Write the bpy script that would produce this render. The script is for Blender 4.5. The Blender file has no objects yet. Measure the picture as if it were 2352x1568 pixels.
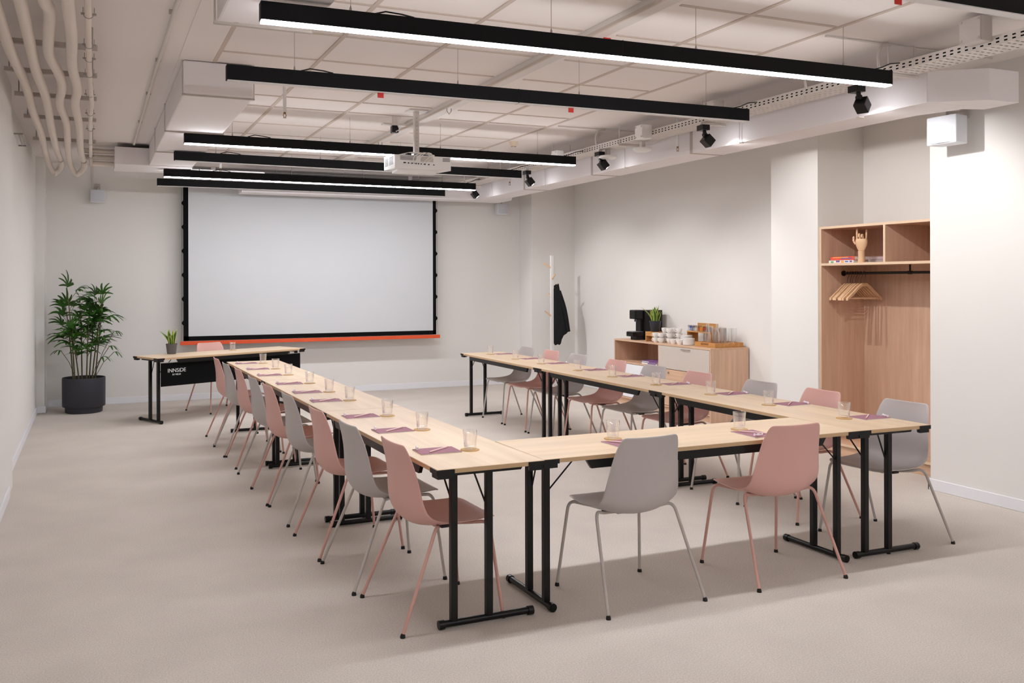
import bpy, bmesh, math, random
from mathutils import Vector, Matrix
random.seed(7)
PI = math.pi
SC = bpy.context.scene
COL = SC.collection
R = math.radians

# ------------------------------------------------------------------ materials
def srgb(r, g, b):
    f = lambda c: (c/255/12.92) if c/255 <= .04045 else ((c/255+.055)/1.055)**2.4
    return (f(r), f(g), f(b), 1)

def newmat(name):
    m = bpy.data.materials.new(name); m.use_nodes = True
    nt = m.node_tree
    return m, nt, nt.nodes['Principled BSDF']

def plain(name, c, rough=.5, metal=0, spec=.5, bump=0, bscale=200, var=0, vscale=3):
    m, nt, p = newmat(name)
    p.inputs['Roughness'].default_value = rough
    p.inputs['Metallic'].default_value = metal
    p.inputs['Specular IOR Level'].default_value = spec
    p.inputs['Base Color'].default_value = c
    tc = nt.nodes.new('ShaderNodeTexCoord')
    n = nt.nodes.new('ShaderNodeTexNoise'); n.inputs['Scale'].default_value = vscale
    n.inputs['Detail'].default_value = 4
    nt.links.new(tc.outputs['Object'], n.inputs['Vector'])
    mx = nt.nodes.new('ShaderNodeMix'); mx.data_type = 'RGBA'
    k = var if var else .02
    mx.inputs[6].default_value = tuple(v*(1-k) for v in c[:3])+(1,)
    mx.inputs[7].default_value = tuple(min(1, v*(1+k)) for v in c[:3])+(1,)
    nt.links.new(n.outputs['Fac'], mx.inputs[0])
    nt.links.new(mx.outputs[2], p.inputs['Base Color'])
    if bump:
        n2 = nt.nodes.new('ShaderNodeTexNoise'); n2.inputs['Scale'].default_value = bscale
        nt.links.new(tc.outputs['Object'], n2.inputs['Vector'])
        b = nt.nodes.new('ShaderNodeBump'); b.inputs['Strength'].default_value = bump
        b.inputs['Distance'].default_value = .002
        nt.links.new(n2.outputs['Fac'], b.inputs['Height'])
        nt.links.new(b.outputs['Normal'], p.inputs['Normal'])
    return m

def wood(name, c1, c2, axis='X', rough=.45, scale=1.0):
    """long-grained veneer; the grain runs along the object's own axis"""
    m, nt, p = newmat(name)
    p.inputs['Roughness'].default_value = rough
    p.inputs['Specular IOR Level'].default_value = .35
    tc = nt.nodes.new('ShaderNodeTexCoord')
    mp = nt.nodes.new('ShaderNodeMapping')
    s = {'X': (1.1, 16, 16), 'Y': (16, 1.1, 16), 'Z': (16, 16, 1.1)}[axis]
    mp.inputs['Scale'].default_value = tuple(v*scale for v in s)
    nt.links.new(tc.outputs['Object'], mp.inputs['Vector'])
    n = nt.nodes.new('ShaderNodeTexNoise'); n.inputs['Scale'].default_value = 1.6
    n.inputs['Detail'].default_value = 7; n.inputs['Roughness'].default_value = .62
    n.inputs['Distortion'].default_value = .35
    nt.links.new(mp.outputs['Vector'], n.inputs['Vector'])
    cr = nt.nodes.new('ShaderNodeValToRGB')
    cr.color_ramp.elements[0].position = .30; cr.color_ramp.elements[0].color = c2
    cr.color_ramp.elements[1].position = .68; cr.color_ramp.elements[1].color = c1
    nt.links.new(n.outputs['Fac'], cr.inputs['Fac'])
    # broad plank-to-plank tone
    mp2 = nt.nodes.new('ShaderNodeMapping')
    s2 = {'X': (.5, 5, 5), 'Y': (5, .5, 5), 'Z': (5, 5, .5)}[axis]
    mp2.inputs['Scale'].default_value = s2
    nt.links.new(tc.outputs['Object'], mp2.inputs['Vector'])
    n2 = nt.nodes.new('ShaderNodeTexNoise'); n2.inputs['Scale'].default_value = 1.3
    nt.links.new(mp2.outputs['Vector'], n2.inputs['Vector'])
    mr = nt.nodes.new('ShaderNodeMapRange')
    mr.inputs['From Min'].default_value = .3; mr.inputs['From Max'].default_value = .7
    mr.inputs['To Min'].default_value = .93; mr.inputs['To Max'].default_value = 1.05
    nt.links.new(n2.outputs['Fac'], mr.inputs['Value'])
    mu = nt.nodes.new('ShaderNodeMix'); mu.data_type = 'RGBA'; mu.blend_type = 'MULTIPLY'
    mu.inputs[0].default_value = 1
    nt.links.new(cr.outputs['Color'], mu.inputs[6]); nt.links.new(mr.outputs['Result'], mu.inputs[7])
    nt.links.new(mu.outputs[2], p.inputs['Base Color'])
    b = nt.nodes.new('ShaderNodeBump'); b.inputs['Strength'].default_value = .08
    b.inputs['Distance'].default_value = .001
    nt.links.new(n.outputs['Fac'], b.inputs['Height']); nt.links.new(b.outputs['Normal'], p.inputs['Normal'])
    return m

def emis(name, c, s):
    m, nt, p = newmat(name)
    p.inputs['Base Color'].default_value = (.8, .8, .8, 1)
    p.inputs['Emission Color'].default_value = c
    p.inputs['Emission Strength'].default_value = s
    return m

def glassmat(name, tint=(1, 1, 1, 1), refl=.14):
    m = bpy.data.materials.new(name); m.use_nodes = True
    nt = m.node_tree; nt.nodes.clear()
    out = nt.nodes.new('ShaderNodeOutputMaterial')
    t = nt.nodes.new('ShaderNodeBsdfTransparent'); t.inputs['Color'].default_value = tint
    g = nt.nodes.new('ShaderNodeBsdfGlossy'); g.inputs['Roughness'].default_value = .04
    g.inputs['Color'].default_value = (1, 1, 1, 1)
    lw = nt.nodes.new('ShaderNodeLayerWeight'); lw.inputs['Blend'].default_value = .28
    mr = nt.nodes.new('ShaderNodeMapRange')
    mr.inputs['To Min'].default_value = .09; mr.inputs['To Max'].default_value = .85
    nt.links.new(lw.outputs['Facing'], mr.inputs['Value'])
    mx = nt.nodes.new('ShaderNodeMixShader')
    nt.links.new(mr.outputs['Result'], mx.inputs['Fac'])
    nt.links.new(t.outputs[0], mx.inputs[1]); nt.links.new(g.outputs[0], mx.inputs[2])
    nt.links.new(mx.outputs[0], out.inputs['Surface'])
    return m

def carpet():
    m, nt, p = newmat('carpet_pile')
    p.inputs['Roughness'].default_value = .95
    p.inputs['Specular IOR Level'].default_value = .1
    tc = nt.nodes.new('ShaderNodeTexCoord')
    n = nt.nodes.new('ShaderNodeTexNoise'); n.inputs['Scale'].default_value = 150
    n.inputs['Detail'].default_value = 5; n.inputs['Roughness'].default_value = .8
    nt.links.new(tc.outputs['Object'], n.inputs['Vector'])
    cr = nt.nodes.new('ShaderNodeValToRGB')
    cr.color_ramp.elements[0].position = .32; cr.color_ramp.elements[0].color = srgb(181, 171, 162)
    cr.color_ramp.elements[1].position = .68; cr.color_ramp.elements[1].color = srgb(227, 218, 208)
    nt.links.new(n.outputs['Fac'], cr.inputs['Fac'])
    n3 = nt.nodes.new('ShaderNodeTexNoise'); n3.inputs['Scale'].default_value = 2.2
    n3.inputs['Detail'].default_value = 3
    nt.links.new(tc.outputs['Object'], n3.inputs['Vector'])
    mr = nt.nodes.new('ShaderNodeMapRange')
    mr.inputs['From Min'].default_value = .35; mr.inputs['From Max'].default_value = .65
    mr.inputs['To Min'].default_value = .96; mr.inputs['To Max'].default_value = 1.03
    nt.links.new(n3.outputs['Fac'], mr.inputs['Value'])
    mu = nt.nodes.new('ShaderNodeMix'); mu.data_type = 'RGBA'; mu.blend_type = 'MULTIPLY'
    mu.inputs[0].default_value = 1
    nt.links.new(cr.outputs['Color'], mu.inputs[6]); nt.links.new(mr.outputs['Result'], mu.inputs[7])
    nt.links.new(mu.outputs[2], p.inputs['Base Color'])
    b = nt.nodes.new('ShaderNodeBump'); b.inputs['Strength'].default_value = .3
    b.inputs['Distance'].default_value = .003
    nt.links.new(n.outputs['Fac'], b.inputs['Height']); nt.links.new(b.outputs['Normal'], p.inputs['Normal'])
    return m

M = dict(
    carpet=carpet(),
    wall=plain('wall_paint', srgb(232, 229, 225), .9, bump=.05, bscale=150, var=.012, spec=.2),
    ceil=plain('ceiling_paint', srgb(238, 230, 226), .95, bump=.05, bscale=90, var=.012, spec=.2),
    grid=plain('ceiling_bar_paint', srgb(206, 192, 181), .9, spec=.2),
    duct=plain('duct_board', srgb(236, 230, 230), .8, bump=.04, bscale=30, var=.015, spec=.3),
    ductseam=plain('duct_tape', srgb(190, 180, 172), .7),
    base=plain('skirting_white', srgb(236, 236, 240), .4),
    white=plain('white_plastic', srgb(232, 230, 228), .4),
    whitem=plain('white_metal', srgb(216, 208, 202), .5),
    pipe=plain('pipe_jacket', srgb(222, 210, 200), .75, bump=.15, bscale=25, var=.03, vscale=8),
    black=plain('black_powder_coat', srgb(9, 9, 10), .32, spec=.35),
    housing=plain('lamp_housing_black', srgb(6, 6, 8), .6, spec=.2),
    darkp=plain('dark_plastic', srgb(14, 14, 16), .45, spec=.35),
    matblack=plain('matt_black', srgb(7, 7, 8), .9, spec=.2),
    top=wood('beech_veneer', srgb(229, 205, 176), srgb(219, 192, 160), 'X', .42),
    edge=plain('beech_edging', srgb(205, 172, 132), .5, var=.05, vscale=12),
    oakz=wood('oak_veneer_upright', srgb(219, 183, 158), srgb(201, 163, 137), 'Z'),
    oaky=wood('oak_veneer_level', srgb(217, 181, 152), srgb(199, 160, 131), 'Y'),
    oakedge=plain('oak_edging', srgb(228, 198, 168), .5, var=.04, vscale=12),
    bamboo=wood('bamboo', srgb(205, 152, 92), srgb(180, 122, 66), 'Y', .4),
    pink=plain('pink_plastic', srgb(221, 172, 162), .42, bump=.03, bscale=900),
    pinkm=plain('pink_metal', srgb(212, 164, 152), .35),
    grey=plain('warm_grey_plastic', srgb(190, 182, 180), .42, bump=.03, bscale=900),
    greym=plain('warm_grey_metal', srgb(192, 184, 178), .35),
    lav=plain('warm_light_grey_plastic', srgb(176, 164, 160), .45),
    glass=glassmat('clear_glass'),
    coaster=plain('cork_coaster', srgb(205, 165, 110), .7, var=.15, vscale=60),
    pad=plain('mauve_paper', srgb(160, 112, 126), .8),
    pencil=plain('pale_pink_lacquer', srgb(238, 205, 200), .4),
    sweet=plain('wrapped_sweet', srgb(238, 226, 234), .3),
    screen=plain('screen_fabric', srgb(209, 211, 214), .85, spec=.2),
    orange=plain('orange_bar', srgb(226, 84, 40), .5),
    red=plain('red_plastic', srgb(205, 36, 26), .5),
    leaf=plain('palm_leaf', srgb(54, 98, 30), .5, spec=.3, var=.35, vscale=14),
    stem=plain('palm_stem', srgb(92, 84, 50), .7, var=.25, vscale=30),
    soil=plain('potting_soil', srgb(52, 38, 30), 1, bump=.6, bscale=90, var=.3, vscale=60),
    pot=plain('anthracite_pot', srgb(46, 47, 55), .55, bump=.05, bscale=60),
    potg=plain('grey_pot', srgb(98, 96, 100), .6),
    snake=plain('snake_leaf', srgb(66, 112, 36), .45, var=.4, vscale=40),
    snakey=plain('snake_leaf_margin', srgb(206, 208, 104), .45),
    cup=plain('white_china', srgb(240, 236, 232), .2),
    hook=plain('dark_wire', srgb(92, 86, 82), .4, metal=.5),
    brass=plain('brass', srgb(150, 118, 80), .35, metal=.8),
    steel=plain('steel', srgb(168, 162, 158), .35, metal=.8),
    pale=plain('pale_wood', srgb(226, 186, 146), .45, var=.05, vscale=14),
    coat=plain('black_cloth', srgb(13, 14, 17), .95, bump=.4, bscale=300),
    txt=plain('white_print', srgb(235, 235, 235), .6),
    off=plain('opal_unlit', srgb(226, 224, 224), .5),
    lit=emis('opal_lit', (.965, .985, 1.04, 1), 45),
    blue=plain('blue_card', srgb(60, 110, 190), .6), yellow=plain('yellow_card', srgb(225, 160, 50), .6),
    brown=plain('brown_card', srgb(96, 72, 60), .6), tan=plain('tan_card', srgb(206, 184, 160), .6),
    purple=plain('purple_book', srgb(132, 92, 150), .6), bookred=plain('red_book', srgb(224, 84, 62), .6),
    bookorange=plain('orange_print', srgb(245, 166, 90), .6), paper=plain('paper', srgb(236, 232, 226), .8),
    bookpink=plain('pink_book', srgb(196, 168, 172), .7), bookgreen=plain('green_print', srgb(110, 170, 120), .6),
    greypanel=plain('greige_laminate', srgb(200, 188, 178), .45),
    smoke=plain('cream_plastic', srgb(214, 194, 170), .5),
    boxg=plain('light_grey_box', srgb(196, 188, 182), .5),
    greygrille=plain('grille_grey', srgb(120, 116, 118), .6),  # even mid grey for vent slats and coffee machine trim
    speaker=plain('speaker_white', srgb(226, 228, 234), .5),
    grille=plain('speaker_grille', srgb(205, 207, 214), .7, bump=.3, bscale=900),
    jack=plain('grey_cloth_white', srgb(236, 232, 230), .6),
)

# ------------------------------------------------------------------ mesh tools
class MB:
    def __init__(s): s.bm = bmesh.new(); s.mi = 0
    def face(s, vs):
        try:
            f = s.bm.faces.new(vs); f.material_index = s.mi; return f
        except ValueError: return None
    def box(s, x0, x1, y0, y1, z0, z1, mat=None):
        c = [Vector(p) for p in ((x0,y0,z0),(x1,y0,z0),(x1,y1,z0),(x0,y1,z0),(x0,y0,z1),(x1,y0,z1),(x1,y1,z1),(x0,y1,z1))]
        if mat: c = [mat @ v for v in c]
        v = [s.bm.verts.new(p) for p in c]
        for q in ((0,3,2,1),(4,5,6,7),(0,1,5,4),(1,2,6,5),(2,3,7,6),(3,0,4,7)): s.face([v[i] for i in q])
        return s
    def prism(s, pts, d, n=None):
        """pts: closed outline (Vectors); d: extrusion vector"""
        d = Vector(d); a = [s.bm.verts.new(Vector(p)) for p in pts]; b = [s.bm.verts.new(Vector(p)+d) for p in pts]
        k = len(pts); s.face(a[::-1]); s.face(b)
        for i in range(k): s.face([a[i], a[(i+1) % k], b[(i+1) % k], b[i]])
        return s
    def tube(s, pts, r, seg=10, cap=True, closed=False):
        pts = [Vector(p) for p in pts]; n = len(pts)
        rs = r if isinstance(r, (list, tuple)) else [r]*n
        T = []
        for i in range(n):
            if closed: t = (pts[(i+1) % n]-pts[i-1])
            elif i == 0: t = pts[1]-pts[0]
            elif i == n-1: t = pts[-1]-pts[-2]
            else: t = (pts[i+1]-pts[i]).normalized()+(pts[i]-pts[i-1]).normalized()
            T.append(t.normalized())
        up = Vector((0, 0, 1)) if abs(T[0].z) < .9 else Vector((1, 0, 0))
        nrm = (up-T[0]*up.dot(T[0])).normalized(); rings = []
        for i in range(n):
            nrm = (nrm-T[i]*nrm.dot(T[i])).normalized(); b = T[i].cross(nrm)
            rings.append([s.bm.verts.new(pts[i]+(nrm*math.cos(2*PI*k/seg)+b*math.sin(2*PI*k/seg))*rs[i]) for k in range(seg)])
        m = n if closed else n-1
        for i in range(m):
            A, B = rings[i], rings[(i+1) % n]
            for k in range(seg): s.face([A[k], A[(k+1) % seg], B[(k+1) % seg], B[k]])
        if cap and not closed: s.face(rings[0][::-1]); s.face(rings[-1])
        return s
    def lathe(s, prof, seg=24, c=(0, 0, 0), sx=1, sy=1, mat=None):
        """prof: list of (r, z) bottom to top or a closed shell"""
        rings = []
        for r, z in prof:
            if r < 1e-6: 
                p = Vector((c[0], c[1], c[2]+z)); rings.append([s.bm.verts.new(mat @ p if mat else p)])
            else:
                ring = []
                for k in range(seg):
                    p = Vector((c[0]+r*sx*math.cos(2*PI*k/seg), c[1]+r*sy*math.sin(2*PI*k/seg), c[2]+z))
                    ring.append(s.bm.verts.new(mat @ p if mat else p))
                rings.append(ring)
        for A, B in zip(rings, rings[1:]):
            if len(A) == 1 and len(B) == 1: continue
            for k in range(seg):
                k2 = (k+1) % seg
                if len(A) == 1: s.face([A[0], B[k2], B[k]][::-1])
                elif len(B) == 1: s.face([A[k], A[k2], B[0]])
                else: s.face([A[k], A[k2], B[k2], B[k]])
        if len(rings[0]) > 1: s.face(rings[0][::-1])
        if len(rings[-1]) > 1: s.face(rings[-1])
        return s
    def grid(s, P):
        """P[i][j] points"""
        V = [[s.bm.verts.new(Vector(p)) for p in row] for row in P]
        for i in range(len(V)-1):
            for j in range(len(V[0])-1): s.face([V[i][j], V[i+1][j], V[i+1][j+1], V[i][j+1]])
        return V
    def build(s, name, mats, parent=None, smooth=False, bevel=0, bseg=2, loc=None, recalc=True, ang=None):
        if bevel: bmesh.ops.bevel(s.bm, geom=list(s.bm.edges), offset=bevel, segments=bseg, profile=.6, affect='EDGES', clamp_overlap=True)
        if recalc: bmesh.ops.recalc_face_normals(s.bm, faces=s.bm.faces)
        me = bpy.data.meshes.new(name); s.bm.to_mesh(me); s.bm.free()
        for m in (mats if isinstance(mats, (list, tuple)) else [mats]): me.materials.append(m)
        if smooth or ang is not None:
            me.polygons.foreach_set('use_smooth', [True]*len(me.polygons))
            try: me.set_sharp_from_angle(angle=R(ang if ang is not None else 40))
            except Exception: pass
        o = bpy.data.objects.new(name, me); COL.objects.link(o)
        if parent: o.parent = parent
        if loc: o.location = loc
        return o

def tag(o, label, cat, group=None, kind=None):
    o['label'] = label; o['category'] = cat
    if group: o['group'] = group
    if kind: o['kind'] = kind
    return o
def thing(name, label, cat, loc=(0, 0, 0), rz=0, group=None):
    o = bpy.data.objects.new(name, None); COL.objects.link(o)
    o.location = loc; o.rotation_euler = (0, 0, rz); o.empty_display_size = .1
    return tag(o, label, cat, group)
def struct(o, label=None):
    o['kind'] = 'structure'
    if label: o['label'] = label
    return o
def dup(root, loc, rz, label):
    """copy a thing with copies of its parts and sub-parts (mesh data shared)"""
    r = root.copy(); COL.objects.link(r); r.location = loc; r.rotation_euler = (0, 0, rz); r['label'] = label
    for ch in list(root.children):
        c = ch.copy(); COL.objects.link(c); c.parent = r
        for g in list(ch.children):
            d = g.copy(); COL.objects.link(d); d.parent = c
    return r
def arc(p0, p1, p2, n=6):
    """round a corner: quadratic curve"""
    p0, p1, p2 = Vector(p0), Vector(p1), Vector(p2)
    return [p0*(1-t)**2+p1*2*t*(1-t)+p2*t*t for t in [i/n for i in range(n+1)]]

# ------------------------------------------------------------------ camera
cam = bpy.data.cameras.new('camera'); camo = bpy.data.objects.new('camera', cam); COL.objects.link(camo)
SC.camera = camo
yaw, roll, FPX = .3999, .0024, 2073.5
Fv = Vector((math.sin(yaw), math.cos(yaw), 0)); Rv = Vector((math.cos(yaw), -math.sin(yaw), 0)); Zv = Vector((0, 0, 1))
cr_, sr_ = math.cos(roll), math.sin(roll)
rx = Rv*cr_-Zv*sr_; uy = Rv*sr_+Zv*cr_; bz = -Fv
camo.matrix_world = Matrix(((rx.x, uy.x, bz.x, 0), (rx.y, uy.y, bz.y, 0), (rx.z, uy.z, bz.z, 1.6), (0, 0, 0, 1)))
cam.sensor_fit = 'HORIZONTAL'; cam.sensor_width = 36; cam.lens = FPX/2352*36
cam.shift_x = (1176-1089.6)/2352; cam.shift_y = -(784-647.0)/2352
cam.clip_start = .05; cam.clip_end = 60

# ------------------------------------------------------------------ room shell
CZ = 3.15
struct(MB().box(-.9, 7.3, -2.3, 13.1, -.12, 0).build('floor', M['carpet']), 'warm beige short pile carpet')
struct(MB().box(-.9, 7.3, -2.3, 13.1, CZ, CZ+.12).build('ceiling', M['ceil']))
struct(MB().box(-.845, -.645, 7.95, 12.3, 0, CZ).build('wall_left', M['wall']))
struct(MB().box(-.845, -.585, -2.2, 7.95, 0, CZ).build('wall_left_near', M['wall']))
struct(MB().box(-.845, -.55, 12.3, 13.04, 0, CZ).build('wall_left_far', M['wall']))
struct(MB().box(-.55, 6.2, 12.84, 13.04, 0, CZ).build('wall_back', M['wall']))
struct(MB().box(6.2, 7.2, 12.41, 13.04, 0, CZ).build('wall_back_pier', M['wall']))
struct(MB().box(6.95, 7.2, 7.16, 12.41, 0, CZ).build('wall_right', M['wall']))
struct(MB().box(6.25, 7.2, 6.53, 7.16, 0, CZ).build('wall_right_pier', M['wall']))
struct(MB().box(6.82, 7.2, 5.02, 6.53, 0, CZ).build('wall_right_niche', M['wall']))
struct(MB().box(5.92, 7.2, -2.2, 5.02, 0, CZ).build('wall_right_near', M['wall']))
struct(MB().box(-.9, 7.3, -2.3, -2.2, 0, CZ).build('wall_front', M['wall']))
BH, BT = .085, .014
def bboard(name, boxes):
    m = MB()
    for b in boxes: m.box(*b)
    struct(m.build(name, M['base'], bevel=.003, bseg=1))
bboard('baseboard_left', [(-.645, -.645+BT, 8.28, 12.3, 0, BH), (-.645, -.55+BT, 12.3-BT, 12.3, 0, BH), (-.55, -.55+BT, 12.3, 12.84, 0, BH)])
bboard('baseboard_left_near', [(-.585, -.585+BT, -2.2, 7.55, 0, BH)])
bboard('baseboard_back', [(-.536, 6.2-BT, 12.84-BT, 12.84, 0, BH), (6.2-BT, 6.2, 12.41-BT, 12.84, 0, BH), (6.2, 6.95-BT, 12.41-BT, 12.41, 0, BH)])
bboard('baseboard_right', [(6.95-BT, 6.95, 10.37, 12.41, 0, BH), (6.95-BT, 6.95, 7.16, 8.31, 0, BH), (6.25-BT, 6.25, 6.53, 7.16, 0, BH)])
bboard('baseboard_right_near', [(5.92-BT, 5.92, -2.2, 5.02+BT, 0, BH), (5.92-BT, 6.26, 5.02, 5.02+BT, 0, BH)])

# ceiling bars of the tile grid
GX = [.79, 1.46, 2.13, 3.53, 4.20]
GY = [.85, 1.52, 2.19, 2.86, 3.54, 4.21, 4.88, 5.56, 6.22, 6.89, 7.56, 8.03, 8.9, 9.57, 10.24, 10.91]
g = MB()
for x in GX:
    g.box(x-.014, x+.014, -1.5 if x < 4.1 else 2.2, 11.4, CZ-.006, CZ+.01)
for y in GY:
    g.box(.79 if y > 4.6 else .79, 2.79, y-.013, y+.013, CZ-.005, CZ+.01)
    g.box(3.04, 4.17, y-.013, y+.013, CZ-.005, CZ+.01)
struct(g.build('trim_1', M['grid']), 'ceiling tile grid bars')
# lowered band between the pipes and the tiles, conduit zone
struct(MB().box(.55, .79, 4.8, 11.4, CZ-.004, CZ+.01).build('trim_2', M['ceil']))
# central ceiling trunking
t = thing('ceiling_trunking', 'long white cable trunking running lengthwise along the middle of the tiled ceiling', 'trunking', (2.87, 6, CZ))
MB().box(-.065, .065, -7.5, 5.4, -.035, 0).build('channel', M['whitem'], t, bevel=.002, bseg=1)
m = MB()
m.box(-.065, -.050, -7.5, 5.4, -.052, -.035)
m.build('lip', M['grid'], t)
for yy in (-1.1, 1.35, 3.4, -2.6):
    MB().tube([(-.02, yy, -.035), (-.02, yy, -.06), (.0, yy, -.085), (.02, yy, -.06), (.02, yy, -.035)], .004, 6).build('clip', M['steel'], t)

# ------------------------------------------------------------------ pendant light bars
WX = [1.15, 2.23, 3.14, 4.21]
def light_bar(ya, yb, x0, x1, lit, label, wires=WX):
    t = thing('linear_pendant_light', label, 'light', (x0, ya, 2.81), math.atan2(yb-ya, x1-x0), 'black linear pendant lights')
    L = x1-x0; w = .030
    h0 = .008 if lit else .004
    MB().box(0, L, -w, w, h0, .094).build('housing', M['housing'], t, bevel=.0015, bseg=1)
    mid = L/2
    for a, b in ((.006, mid-.002), (mid+.002, L-.006)):
        MB().box(a, b, -w+.003, w-.003, 0, h0+.001).build('diffuser', M['lit' if lit else 'off'], t)
    MB().box(mid-.002, mid+.002, -w, w, 0, .096).build('joint', M['darkp'], t)
    for wx in wires:
        if x0+.1 < wx < x1-.1:
            MB().tube([(wx-x0, 0, .094), (wx-x0, 0, CZ-2.81)], .0016, 6).lathe([(.006, .092), (.006, .11), (.002, .125)], 8, (wx-x0, 0, 0)).build('suspension_wire', M['steel'], t)
    # short black flex lying on top
    fx = .55 if lit else .45
    MB().tube([(fx, 0, .098), (fx+.06, .01, .118), (fx+.14, 0, .110), (fx+.2, -.01, .098)], .004, 6).build('flex', M['darkp'], t)
    MB().tube([(L-.12, 0, .098), (L-.06, .0, .115), (L+.03, .02, .15), (L+.12, .03, .165)], .004, 6).build('flex', M['darkp'], t)
    return t
light_bar(4.257, 4.177, .719, 4.577, True, 'lit black linear pendant light above the front edge table, biggest and nearest glowing bar')
light_bar(5.571, 5.515, .740, 4.585, False, 'unlit black linear pendant light just behind the nearest glowing bar, thin white underside strip')
light_bar(8.257, 8.290, .737, 4.647, True, 'lit black linear pendant light partly hidden by the ceiling projector')
light_bar(9.424, 9.557, .746, 4.633, False, 'unlit black linear pendant light directly behind the projector')
light_bar(10.95, 11.04, .753, 4.680, True, 'farthest glowing black linear pendant light, ahead of the projection screen')
light_bar(11.96, 11.97, .743, 4.600, False, 'farthest unlit black linear pendant light, overlapping the screen top')
light_bar(2.845, 2.845, .74, 4.58, False, 'unlit black linear pendant light cut off by the top right corner of the photo', wires=[1.15, 2.23])
light_bar(1.55, 1.55, .74, 4.60, False, 'unlit black linear pendant light nearest the camera, above the open carpet')
light_bar(-.7, -.7, .74, 4.60, True, 'lit black linear pendant light over the camera position')

# ------------------------------------------------------------------ folding tables
TZ = .75; TT = .022; TW = .548
def table(L, off):
    """local: length along +x, width along +y; off=-1 posts nearer y=0, +1 nearer y=W"""
    t = bpy.data.objects.new('folding_table', None); COL.objects.link(t)
    o = MB().box(0, L, 0, TW, TZ-TT, TZ)
    o.build('tabletop', [M['top']], t, bevel=.0015, bseg=1)
    e = MB()
    e.box(-.0008, L+.0008, -.0008, .0012, TZ-TT+.001, TZ-.0018).box(-.0008, L+.0008, TW-.0012, TW+.0008, TZ-TT+.001, TZ-.0018)
    e.box(-.0008, .0012, 0, TW, TZ-TT+.001, TZ-.0018).box(L-.0012, L+.0008, 0, TW, TZ-TT+.001, TZ-.0018)
    e.build('edge_band', M['edge'], t)
    # corner pads
    for cx in (0, 1):
        for cy in (0, 1):
            m = MB(); sx = 1 if cx == 0 else -1; sy = 1 if cy == 0 else -1
            ox = 0 if cx == 0 else L; oy = 0 if cy == 0 else TW
            a = lambda u, v: (ox+sx*u, oy+sy*v)
            def bx(u0, u1, v0, v1, z0, z1):
                p, q = a(u0, v0), a(u1, v1)
                m.box(min(p[0], q[0]), max(p[0], q[0]), min(p[1], q[1]), max(p[1], q[1]), z0, z1)
            bx(-.003, .085, -.003, .0, TZ-TT-.003, TZ-.003)
            bx(-.003, .0, -.003, .085, TZ-TT-.003, TZ-.003)
            pts = [a(.004, .004), a(.078, .004), a(.070, .03), a(.03, .070), a(.004, .078)]
            m.prism([(p[0], p[1], TZ-.046) for p in pts], (0, 0, .046-TT-.001))
            m.build('corner_pad', M['darkp'], t)
    # side rails with tapered ends
    for y in (.018, TW-.018):
        z0, z1 = TZ-TT-.045, TZ-TT
        MB().prism([(.24, y-.009, z1), (.27, y-.009, z0), (L-.27, y-.009, z0), (L-.24, y-.009, z1)], (0, .018, 0)).build('side_rail', M['black'], t)
    ps = (.105, .285) if off < 0 else (TW-.105, TW-.285)
    for end in (0, 1):
        x = .066 if end == 0 else L-.066; s = 1 if end == 0 else -1
        # foot with end caps
        f = MB().tube([(x, .05, .022), (x, TW-.05, .022)], .0165, 12)
        for yy in (.044, TW-.044):
            f.tube([(x, yy-.014, .021), (x, yy+.014, .021)], .021, 12)
        f.build('foot', M['black'], t, ang=40)
        for py in ps:
            MB().box(x-.016, x+.016, py-.0165, py+.0165, .03, TZ-TT-.012).build('leg', M['black'], t, bevel=.004, bseg=2)
        c = MB().prism([(x-.018, .085, TZ-TT), (x-.018, .10, TZ-TT-.022), (x-.018, TW-.10, TZ-TT-.022), (x-.018, TW-.085, TZ-TT)], (.036, 0, 0))
        c.build('cross_rail', M['black'], t)
        py = ps[1] if off < 0 else ps[0]
        q = ps[0]+(ps[1]-ps[0])*1.0
        MB().tube([(x+s*.012, q-.0, .53), (x+s*.012, q-(.07 if off < 0 else -.07), TZ-TT-.02)], .0045, 6).build('brace', M['black'], t)
        MB().tube([(x+s*.01, ps[0], .57), (x+s*.16, ps[0], TZ-TT-.01)], .0045, 6).build('brace', M['black'], t)
    return t
def place_table(t, loc, rz, label, group='pale folding tables in the horseshoe'):
    t.location = loc; t.rotation_euler = (0, 0, rz); tag(t, label, 'table', group); return t
LT = 2.033
aL = .0186
tl = table(LT, +1)
tdir = Vector((-math.sin(aL), math.cos(aL), 0))
# rows run along +y: local x -> world y, local y -> world -x
A = Vector((1.980, 3.834, 0))
place_table(tl, A, PI/2+aL, 'pale beech folding table at the near end of the left row')
dup(tl, A+tdir*(LT+.0065), PI/2+aL, 'middle pale beech folding table of the left row')
dup(tl, A+tdir*(LT+.0065)*2, PI/2+aL, 'far pale beech folding table of the left row, nearest the presenter desk')
aR = -.006
rdir = Vector((-math.sin(aR), math.cos(aR), 0))
B = Vector((4.010+TW, 3.868, 0))
LR = 2.037
tr = table(LR, +1)
place_table(tr, B, PI/2+aR, 'pale beech folding table at the near end of the right row')
dup(tr, B+rdir*(LR+.0065), PI/2+aR, 'middle pale beech folding table of the right row')
dup(tr, B+rdir*(LR+.0065)*2, PI/2+aR, 'far pale beech folding table of the right row')
tf = table(2.027, -1)
place_table(tf, (1.9835, 3.846, 0), .0130, 'pale beech folding table closing the near side of the horseshoe')

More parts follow.
